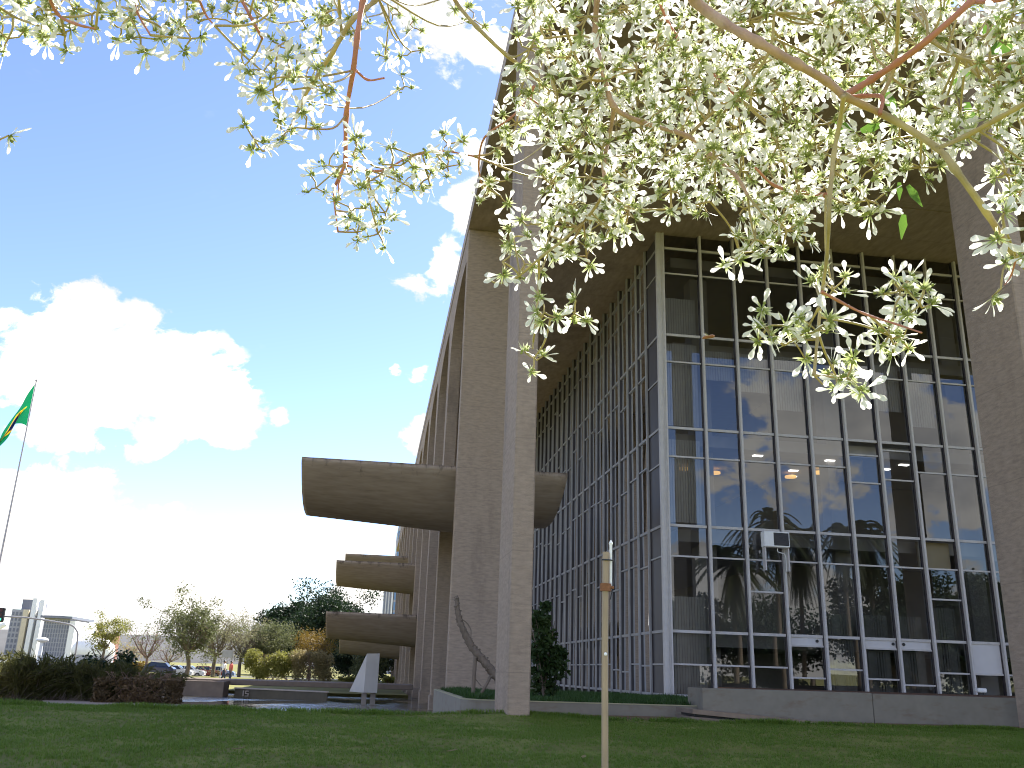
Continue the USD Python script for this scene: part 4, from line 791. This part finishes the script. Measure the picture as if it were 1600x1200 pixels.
# traffic signal
tsn = thing("traffic_light", "traffic light with lit green lamp on a long curved arm", "traffic light")
A = [at(x, y, Y=62) for x, y in [(2, 963), (40, 965), (70, 969), (100, 974), (112, 977), (119, 984), (121, 1000)]]; A.append(np.array([A[-1][0] + .02, 62, -2.0]))
obj("mast", tube(smooth_line(A, 4), 0.055, 8), alu_d, tsn, smooth=True)
p = at(4, 957, Y=62)
obj("housing", cbox(p[0] - .2, p[0] + .2, 61.7, 61.95, p[2] - .58, p[2] + .28, .04), black_p, tsn)
for j, (z, em) in enumerate([(.12, None), (-.15, None), (-.42, 1)]):
    cy = trimesh.creation.cylinder(.105, .04, sections=18); cy.apply_transform(trimesh.transformations.rotation_matrix(math.pi / 2, [1, 0, 0])); cy.apply_translation([p[0], 61.68, p[2] + z])
    obj("lamp", cy, mat("green_signal", (0.05, .5, .3), .4, emit=((0.05, 1, .45), .6)) if em else mat(f"dark_signal_{j}", (.06, .012, .012), .4), tsn)
    vs_ = trimesh.creation.cylinder(.13, .14, sections=18); 
    obj("visor", tube([(p[0] - .12, 61.6, p[2] + z + .06), (p[0], 61.6, p[2] + z + .14), (p[0] + .12, 61.6, p[2] + z + .06)], .02, 5), black_p, tsn)

# ------------------------------------------------------------------ palms and trees behind the camera (seen mirrored in the glass)
def palm(label, base, h, seed, nf=44, fl=4.5):
    r_ = np.random.default_rng(seed); t_ = thing("palm_tree", label, "palm tree", base, group=None)
    zt = np.linspace(0, h, 10); obj("trunk", tube(np.c_[np.sin(zt / h * 1.5) * .25, 0 * zt, zt], np.linspace(.26, .16, 10), 10), bark_m, t_, smooth=True)
    L, R_ = [], []
    for i in range(nf + 26):
        dead = i >= nf; a = i * 2.399; el = r_.uniform(-.6, 1.1) if not dead else r_.uniform(-1.4, -1.0)
        d = np.array([math.cos(a) * math.cos(el), math.sin(a) * math.cos(el), math.sin(el)]); s = np.linspace(0, 1, 12)[:, None]; ln = fl * r_.uniform(.8, 1.1) * (.85 if dead else 1)
        pts = np.array([.25, 0, h]) + d * ln * s + np.array([0, 0, -1.0]) * ln * .75 * s ** 2.2
        R_.append(tube(pts, np.linspace(.035, .008, 12), 4, False))
        side = np.cross(d, [0, 0, 1.0]); side /= np.linalg.norm(side) + 1e-9
        for kk in np.linspace(.08, .99, 46):
            q = np.array([np.interp(kk, s[:, 0], pts[:, c]) for c in range(3)]); w = .75 * math.sin(math.pi * (.15 + .8 * kk)) * r_.uniform(.8, 1.1)
            for sg_ in (-1, 1):
                tip = q + side * sg_ * w * .75 + d * w * .45 + np.array([0, 0, -.45 * w]); wd_ = d * .075
                L.append((q - wd_, q + wd_, tip))
    L = np.array(L).reshape(-1, 3); obj("fronds", trimesh.Trimesh(L, np.arange(len(L)).reshape(-1, 3), process=False), palm_leaf, t_); obj("midribs", cat(R_), bark_m, t_)
for i, (x, h, lab) in enumerate([(34.0, 10.3, "shorter palm mirrored at the left of the glass wall"), (39.3, 14.6, "palm mirrored behind the air conditioner"), (43.2, 13.4, "palm mirrored near the middle of the glass wall"), (46.4, 14.2, "tallest palm mirrored in the middle of the glass wall"), (49.5, 13.2, "palm mirrored right of the tallest palm")]):
    palm(lab, (x, -17 - (i % 3) * 2.0, -2.05), h + 3, 70 + i)
for i, (x, y, h, r, lab) in enumerate([(53.5, -20, 10.0, 4.0, "dark leafy tree mirrored right of the palms"), (61.0, -19, 10.5, 4.2, "dark leafy tree mirrored beside the right column"), (57.0, -30, 7.5, 4.5, "broad dark tree mirrored low between two trees"), (46.0, -38, 7.0, 5.5, "broad dark tree mirrored behind the palms"), (32.5, -26, 8.5, 3.2, "dark tree mirrored near the corner post"), (67, -25, 8.0, 4.5, "rightmost dark tree mirrored in the glass")]):
    make_tree(lab, "tree", (x, y, -2.05), h + 2.2, r * 1.1, dark_leaf, 16000, .46, seed=90 + i, nlimb=14, trunk_h=.25, clump=.4)

# ------------------------------------------------------------------ flowering tree: branches hang into the picture from above

bract_m = usdkit.material(stage, "/World/Looks/flower_bract",
    {"uv": ("uvmap", {"attribute": "st"}), "s": ("separate_xyz", {}), "gi": ("geometry", {}),
     "rb": ("rgb_ramp", {"ramp": [(0.0, (0.28, 0.36, 0.09)), (0.18, (0.52, 0.58, 0.30)), (0.36, (0.82, 0.82, 0.75)), (1.0, (0.85, 0.84, 0.80))]}),
     "rg": ("rgb_ramp", {"ramp": [(0.0, (0.30, 0.36, 0.09)), (0.5, (0.52, 0.57, 0.27)), (1.0, (0.75, 0.77, 0.58))]}),
     "ru": ("math", {"math_type": "greater_than", "value2": 0.5}), "mx": ("mix_color", {}), "dr": ("math", {"math_type": "greater_than", "value2": 0.93}), "md": ("mix_color", {"b": (0.55, 0.36, 0.24)}),
     "p": ("principled_bsdf", {"roughness": 0.55, "specular_ior_level": 0.25}), "t": ("translucent_bsdf", {}), "m": ("mix_closure", {"fac": 0.50})},
    [("uv.UV", "s.vector"), ("s.y", "rb.fac"), ("s.y", "rg.fac"), ("s.x", "ru.value1"), ("ru.value", "mx.fac"), ("rb.color", "mx.a"), ("rg.color", "mx.b"), ("gi.random_per_island", "dr.value1"), ("dr.value", "md.fac"), ("mx.result", "md.a"),
     ("md.result", "p.base_color"), ("md.result", "t.color"), ("p.BSDF", "m.closure1"), ("t.BSDF", "m.closure2")], surface="m.closure")
twig_m = mat("twig_bark", (0.38, 0.30, 0.12), 0.6, 0.35, 40.0, bump=0.4, bscale=200, bdist=0.001, stain=0.7, stain_scale=14, stain_stretch=(1, 1, 1), stain_color=(0.38, 0.18, 0.10))
twig_red = mat("red_twig_bark", (0.42, 0.17, 0.10), 0.6, 0.25, 40.0, bump=0.15, bscale=300, bdist=0.001)
limb_m = mat("limb_bark", (0.42, 0.27, 0.19), 0.7, 0.35, 60.0, bump=0.8, bscale=150, bdist=0.002, stain=0.6, stain_scale=25, stain_stretch=(1, 1, 1), stain_color=(0.5, 0.42, 0.34))
green_leaf = leaf_mat("green_leaf", (0.10, 0.20, 0.03), (0.22, 0.36, 0.06), 0.5)

def blade(L, w, u, curl, n=4, base=0.0):
    """an obovate bract along +x, bent along its length and slightly cupped; returns V, F, UV"""
    t = np.linspace(0, 1, n + 1); wid = w * (np.interp(t, [0, 0.3, 0.5, 0.7, 0.85, 0.95, 1.0], [0.14, 0.24, 0.52, 0.92, 1.0, 0.74, 0.35]) if u < 0.5 else np.interp(t, [0, 0.4, 1.0], [0.5, 1.0, 0.1]))
    x = base + L * t * (1 - 0.15 * curl * curl * t); z = L * curl * t ** 2 * 0.55
    V, UV = [], []
    for i in range(n + 1):
        for s_, dz in ((-1, 0.10), (0, 0.0), (1, 0.10)): V.append((x[i], s_ * wid[i] * .5, z[i] + dz * wid[i])); UV.append((u, t[i]))
    F = []
    for i in range(n):
        for j in (0, 1):
            a = i * 3 + j; F += [(a, a + 3, a + 4), (a, a + 4, a + 1)]
    return np.array(V), np.array(F), np.array(UV)
def frame_of(d, rg_):
    d = d / np.linalg.norm(d); e = np.cross(d, rg_.normal(size=3)); e /= np.linalg.norm(e); return np.stack([d, e, np.cross(d, e)])
def head(rg_, nb, ng, L=0.0132):
    Vs, Fs, Us, k = [], [], [], 0
    def add(V, F, U):
        nonlocal k
        Vs.append(V); Fs.append(F + k); Us.append(U); k += len(V)
    for i in range(nb):                                      # white bracts fan out on the outer side (+x)
        a = (i / max(1, nb - 1) - .5) * rg_.uniform(2.2, 4.2) + rg_.normal(0, .18); el = rg_.uniform(-0.35, 0.6)
        V, F, U = blade(L * rg_.uniform(.7, 1.25), 0.0046 * rg_.uniform(.75, 1.15), 0.25, rg_.uniform(-.4, .3), 6, base=.002)
        c, s_ = math.cos(el), math.sin(el); ca, sa = math.cos(a), math.sin(a)
        M = np.array([[ca * c, sa * c, s_], [-sa, ca, 0], [-ca * s_, -sa * s_, c]]); add(V @ M, F, U)
    for i in range(ng):                                      # small spiky green leaves round the centre
        a = rg_.uniform(0, 6.28); el = rg_.uniform(-0.2, 1.3)
        V, F, U = blade(L * rg_.uniform(.3, .72), 0.0017, 0.75, rg_.uniform(-.4, .4), 2, .001)
        c, s_ = math.cos(el), math.sin(el); ca, sa = math.cos(a), math.sin(a)
        M = np.array([[ca * c, sa * c, s_], [-sa, ca, 0], [-ca * s_, -sa * s_, c]]); add(V @ M, F, U)
    for i in range(4):
        o = trimesh.creation.icosphere(0, 0.0013); v = o.vertices + rg_.normal(0, .0018, 3) + [0, 0, .0025]; add(np.array(v), np.array(o.faces), np.full((len(v), 2), (0.75, 0.2)))
    return np.vstack(Vs), np.vstack(Fs), np.vstack(Us)
rf = np.random.default_rng(2024)
HEADS = [head(np.random.default_rng(200 + i), 3 + i % 5, 13 + i * 5 % 8) for i in range(24)]
FT = thing("flowering_tree", "tree with hanging branches of small white star flowers", "flowering tree")
def wp(x, y, d): r = ray(x, y); return r / np.linalg.norm(r) * d
# branches: (pixel polyline, distance, start and end thickness in pixels, bark)
BR = [
 ([(1062, -45), (1085, 0), (1130, 35), (1185, 66), (1245, 100), (1290, 126), (1318, 150)], .74, 19, 14, limb_m), ([(1318, 150), (1395, 187), (1465, 232), (1492, 264), (1540, 330), (1588, 402), (1640, 450)], .74, 13, 10, twig_m),
 ([(1318, 150), (1362, 124), (1402, 98), (1450, 62), (1515, 4), (1545, -30)], .76, 12, 9, twig_red), ([(1515, 4), (1560, 0), (1640, -18)], .76, 7, 6, twig_red),
 ([(1318, 150), (1312, 192), (1303, 240), (1297, 300), (1295, 345), (1292, 400), (1283, 470), (1277, 530), (1272, 586)], .68, 9, 6, twig_m),
 ([(1320, 152), (1350, 150), (1378, 152), (1375, 178)], .77, 9, 6, twig_red), ([(1378, 150), (1395, 112), (1402, 60), (1404, 0), (1406, -40)], .78, 7, 6, twig_m),
 ([(1465, 232), (1510, 212), (1560, 185), (1640, 140)], .74, 9, 8, twig_m),
 ([(580, -40), (567, 0), (558, 60), (552, 110), (541, 180), (540, 255)], .85, 11, 8, twig_red), ([(540, 256), (524, 290), (522, 310), (528, 362)], .85, 6, 3, twig_red), ([(540, 256), (530, 282), (531, 310)], .85, 6, 4, twig_red),
 ([(540, 258), (565, 264), (600, 266), (640, 245), (690, 236), (740, 244)], .86, 5, 3, twig_red),
 ([(610, -30), (585, 2), (550, 32), (520, 82), (485, 135), (468, 168), (458, 190)], .88, 10, 5, twig_m), ([(534, 50), (531, 20), (528, -30)], .88, 6, 6, twig_m), ([(485, 136), (455, 140), (430, 138)], .88, 4, 3, twig_m), ([(458, 190), (440, 215), (415, 235)], .88, 3, 2, twig_red), ([(485, 136), (510, 145), (530, 150)], .88, 4, 2, twig_red),
 ([(365, -30), (378, 0), (398, 38), (410, 60)], .9, 7, 5, twig_red), ([(70, -20), (90, 22), (120, 38), (150, 45)], .8, 6, 4, twig_red), ([(556, 110), (575, 125), (600, 122)], .86, 5, 3, twig_red),
 ([(700, -30), (712, 2), (745, 42), (790, 85), (830, 115), (860, 147), (876, 160)], .82, 7, 7, twig_m), ([(834, 135), (826, 155), (797, 185), (757, 215), (748, 258), (752, 285)], .84, 5, 3, twig_red), ([(826, 152), (845, 165)], .84, 4, 3, twig_red),
 ([(935, -30), (930, 60), (944, 115), (958, 165), (1000, 190), (1075, 213), (1116, 246), (1150, 275), (1168, 305)], .8, 12, 6, limb_m), ([(960, 168), (952, 215), (944, 252), (945, 300)], .8, 8, 7, limb_m), ([(945, 300), (918, 340), (880, 375), (845, 402), (805, 435), (775, 442), (762, 432)], .8, 6, 3, twig_m), ([(945, 300), (985, 325), (1050, 326), (1110, 315)], .82, 5, 3, twig_m),
 ([(842, 404), (842, 440), (838, 490), (832, 545)], .78, 5, 3, twig_m), ([(838, 485), (860, 498), (890, 490)], .78, 4, 2, twig_m),
 ([(1075, 213), (1118, 172), (1150, 150), (1200, 85), (1210, 20)], .82, 6, 5, twig_m), ([(1290, 305), (1250, 300), (1210, 290), (1180, 262)], .8, 8, 4, twig_red), ([(1297, 300), (1310, 250), (1350, 230)], .8, 5, 3, twig_m),
 ([(1284, 456), (1310, 470), (1350, 490), (1405, 508), (1440, 520)], .62, 6, 3, twig_red), ([(1395, 500), (1402, 470), (1430, 445)], .62, 4, 2, twig_m), ([(1280, 480), (1255, 520), (1225, 540)], .65, 5, 3, twig_m), ([(1284, 452), (1300, 435)], .66, 4, 2, twig_m), ([(1272, 586), (1285, 600)], .66, 4, 3, twig_m),
 ([(880, 30), (905, 100), (950, 160)], .8, 5, 5, twig_m), ([(820, -20), (850, 60), (870, 150), (940, 250)], .86, 5, 4, twig_m), ([(1020, -20), (1060, 60), (1150, 150)], .88, 6, 4, twig_red), ([(1450, 62), (1500, 90), (1560, 100), (1640, 90)], .8, 5, 4, twig_m), ([(1588, 402), (1580, 430), (1570, 445)], .7, 4, 2, twig_red), ([(-30, 210), (0, 214)], .8, 3, 2, twig_m), ([(200, -30), (215, 20), (235, 55)], .8, 5, 3, twig_red), ([(-30, -10), (20, 25), (60, 40)], .8, 5, 3, twig_m), ([(300, -30), (320, 20), (335, 40)], .84, 5, 3, twig_red)]
nodes, nrad = [], []
for pts_, d, t0, t1, bm in BR:
    n_ = len(pts_); dd = d + 0.02 * np.sin(np.arange(n_) * 1.3 + d * 9)
    dd[0] = d
    P3 = smooth_line([wp(x, y, q) for (x, y), q in zip(pts_, dd)], 5)
    rr = 0.8 * np.linspace(t0, t1, len(P3)) / 2 / FPX * d * (1 + 0.22 * (np.arange(len(P3)) % 5 == 0) + rf.normal(0, .07, len(P3)))
    obj("branch", tube(P3, rr, 9), bm, FT, smooth=True); nodes.append(P3)
ND = np.vstack(nodes)
# limbs and trunk out of the picture that carry the branches
TT = np.array([0.75, -0.55, 1.15])
obj("trunk", tube(smooth_line([(1.25, -1.0, -1.75), (1.15, -0.9, -0.6), (0.95, -0.75, 0.4), TT], 5), np.linspace(.075, .03, 16), 12), bark_m, FT, smooth=True)
for pts_, d, t0, t1, bm in BR:
    if pts_[0][1] < -5:
        s0 = wp(*pts_[0], d); md = (s0 + TT) / 2 + np.array([0, 0, .12]); l_ = smooth_line([TT, md, s0], 5); obj("branch", tube(l_, np.linspace(max(.008, t0 / 2 / FPX * d * 1.6), t0 / 2 / FPX * d, len(l_)), 7), limb_m, FT, smooth=True)
# flower regions: polygon, distance, spacing of the umbels in pixels, heads per umbel
RG = [
 ([(-30, -30), (-30, 55), (60, 68), (120, 56), (150, 40), (205, 70), (285, 80), (330, 52), (372, 48), (385, -30)], .84, 40, 3), ([(385, -30), (402, 38), (470, 44), (520, 26), (545, -30)], .9, 42, 3),
 ([(372, 98), (400, 72), (450, 66), (515, 84), (508, 142), (440, 152), (388, 122)], .86, 36, 3), ([(392, 222), (405, 198), (450, 182), (485, 172), (480, 222), (440, 208)], .86, 34, 2),
 ([(572, 20), (640, 20), (655, 60), (648, 170), (620, 158), (592, 110), (566, 100)], 1.05, 46, 2), ([(500, 36), (556, 44), (540, 96), (508, 96)], .92, 44, 2),
 ([(490, 292), (508, 248), (560, 224), (640, 238), (700, 195), (716, 290), (660, 292), (606, 326), (604, 378), (550, 394), (530, 370), (545, 330)], .86, 40, 3), ([(610, -30), (760, -30), (740, 40), (700, 20), (640, 12)], 1.1, 60, 2),
 ([(812, -30), (1640, -30), (1640, 320), (1590, 310), (1545, 236), (1490, 250), (1400, 272), (1385, 318), (1310, 322), (1290, 290), (1215, 352), (1130, 322), (1060, 326), (1010, 318), (955, 362), (880, 340), (858, 300), (810, 240), (775, 240), (766, 218), (806, 172), (822, 100), (806, 50)], .84, 48, 5),
 ([(835, -30), (1640, -30), (1640, 260), (1540, 220), (1400, 240), (1300, 290), (1215, 320), (1130, 290), (1010, 300), (880, 310), (850, 260), (830, 180), (840, 100)], 1.02, 74, 5),
 ([(748, 296), (765, 280), (788, 282), (782, 308), (754, 312)], .9, 26, 2), ([(765, 432), (768, 402), (795, 362), (850, 340), (884, 372), (846, 422), (795, 436)], .8, 38, 2), ([(850, 345), (960, 330), (955, 385), (900, 410), (860, 400)], .84, 40, 3),
 *[([(x - 5, y - 5), (x + 5, y - 5), (x + 5, y + 5), (x - 5, y + 5)], d_, 60, n_) for x, y, d_, n_ in [(1152, 392, .8, 4), (1180, 372, .78, 4), (1205, 385, .8, 3), (1232, 360, .8, 4), (1262, 362, .8, 3), (850, 490, .76, 3), (893, 487, .76, 3), (832, 557, .78, 3),
   (1198, 512, .70, 4), (1240, 530, .71, 3), (1280, 515, .69, 4), (1305, 592, .70, 4), (1322, 588, .71, 2), (1300, 448, .73, 3), (1275, 437, .73, 2), (1408, 452, .68, 4), (1432, 472, .69, 3), (1392, 520, .67, 4), (1412, 535, .68, 3)]],
 ([(1550, 438), (1570, 425), (1640, 425), (1640, 450), (1575, 450)], .7, 34, 2), ([(1550, 365), (1570, 330), (1640, 340), (1640, 400)], .7, 40, 2), ([(-25, 196), (-4, 196), (-4, 232), (-25, 232)], .7, 30, 1)]
HOLES = [Polygon([(945, 15), (1018, 40), (1008, 104), (950, 92)]), Polygon([(1310, 150), (1412, 130), (1420, 192), (1330, 212)]), Polygon([(1212, 28), (1278, 28), (1272, 62), (1222, 66)]), Point(905, 118).buffer(18), Polygon([(1500, 180), (1545, 170), (1545, 235), (1505, 240)]), Polygon([(1060, 265), (1105, 262), (1100, 300), (1065, 300)]), Point(1390, 300).buffer(28), Point(1555, 20).buffer(22), Polygon([(806, 200), (850, 190), (850, 260), (806, 262)])]
heads, twigs = [], []
def add_head(c, out, axis, sc):
    V, F, U = HEADS[rf.integers(len(HEADS))]; x = out / np.linalg.norm(out); z = axis - x * (axis @ x); z /= np.linalg.norm(z)
    heads.append(((V * sc) @ np.stack([x, np.cross(z, x), z]) + c, F, U, np.linalg.norm(c) / sc))
for poly, d, sp_px, nh in RG:
    pg = Polygon(poly).buffer(0); x0, y0, x1, y1 = pg.bounds; got = []
    for _ in range(int((x1 - x0) * (y1 - y0) / sp_px ** 2 * 14) + 40):
        q = np.array([rf.uniform(x0, x1), rf.uniform(y0, y1)])
        if not pg.contains(Point(*q)) or any(h.contains(Point(*q)) for h in HOLES): continue
        if got and np.min(np.linalg.norm(np.array(got) - q, axis=1)) < sp_px * .8: continue
        got.append(q)
    for q in got:
        dist = d * (1 + rf.uniform(-.09, .09)); U0 = wp(*q, dist)
        j = np.argmin(np.linalg.norm(ND - U0, axis=1)); a = ND[j]; L_ = np.linalg.norm(U0 - a)
        if L_ > 0.012:
            md = (a + U0) / 2 + rf.normal(0, .05, 3) * L_ - np.array([0, 0, .03 * L_]); l_ = smooth_line([a, md, U0], 4); twigs.append(tube(l_, np.linspace(.0011, .0008, len(l_)), 5, False))
        view = -U0 / np.linalg.norm(U0); a0 = rf.uniform(0, 6.28); nn = nh + rf.integers(0, 2)
        for h_ in range(nn):
            an = a0 + h_ * 6.283 / nn + rf.normal(0, .25); o = (RGT * math.cos(an) + UPV * math.sin(an)) + view * rf.normal(0.1, .5); o /= np.linalg.norm(o)
            c = U0 + o * rf.uniform(.006, .017); ax_ = view * rf.uniform(.2, 1) + np.array([0, 0, .35]) + rf.normal(0, .45, 3)
            add_head(c, o, ax_, rf.uniform(.82, 1.15)); twigs.append(tube([U0, (U0 + c) / 2 + rf.normal(0, .0015, 3), c], [.0009, .0008, .0008], 4, False))
order = sorted(range(len(heads)), key=lambda i: heads[i][3])
for i in order[:296]:
    V, F, U, _ = heads[i]; obj("flower_head", (V, F), bract_m, FT, smooth=True, uv=U)
Vs, Fs, Us, k = [], [], [], 0
for i in order[296:]:
    V, F, U, _ = heads[i]; Vs.append(V); Fs.append(F + k); Us.append(U); k += len(V)
if Vs: tag(obj("flower_mass", (np.vstack(Vs), np.vstack(Fs)), bract_m, FT, smooth=True, uv=np.vstack(Us)), kind="stuff")
tag(obj("twigs", cat(twigs), twig_m, FT, smooth=True), kind="stuff")
# a few green leaves
for x, y, d, L_, a in [(1382, 140, .9, .030, -1.2), (1350, 120, .95, .026, -1.9), (1545, 85, .9, .032, .5), (1572, 100, .9, .03, -.4), (1520, 105, .92, .03, -2.4), (1412, 335, .85, .022, -1.7), (1418, 290, .85, .022, -1.0), (1405, 285, .86, .016, -1.6), (1345, 205, .88, .022, .3), (1328, 205, .88, .018, 2.6), (1540, 60, .95, .03, 1.2), (1590, 90, .9, .03, -1), (1510, 160, .95, .03, -1.4)]:
    V, F, U = blade(L_, L_ * .42, .75, .15, 5); c, s_ = math.cos(a), math.sin(a)
    V = V[:, [0]] * (RGT * c + UPV * s_) + V[:, [1]] * (-RGT * s_ + UPV * c) * 1.0 + V[:, [2]] * (-FWD) + V[:, [1]] * FWD * .35
    obj("leaf", (V + wp(x, y, d), F), green_leaf, FT, smooth=True)

# small flying insect in front of the glass
ins = thing("insect", "small brown flying insect hovering left of the hanging flowers", "insect")
c0 = wp(1107, 527, .9)
bd = tube([c0 - RGT * .006 - UPV * .001, c0 - RGT * .003, c0 + RGT * .001 + UPV * .0005, c0 + RGT * .004 + UPV * .001, c0 + RGT * .006 + UPV * .001], [.0006, .0018, .0016, .0018, .0008], 8); obj("body", bd, rust, ins, smooth=True)
wing_m = usdkit.material(stage, "/World/Looks/insect_wing", {"t": ("transparent_bsdf", {}), "p": ("principled_bsdf", {"base_color": (.5, .45, .35), "roughness": .3}), "m": ("mix_closure", {"fac": .5})}, [("t.BSDF", "m.closure1"), ("p.BSDF", "m.closure2")], surface="m.closure")
for s_ in (-1, 1):
    V, F, U = blade(.008, .0035, .75, .2, 3); obj("wing", (c0 + V[:, [0]] * (-RGT * .5 + UPV * .55 + s_ * .6 * FWD) + V[:, [1]] * RGT + V[:, [2]] * FWD, F), wing_m, ins)
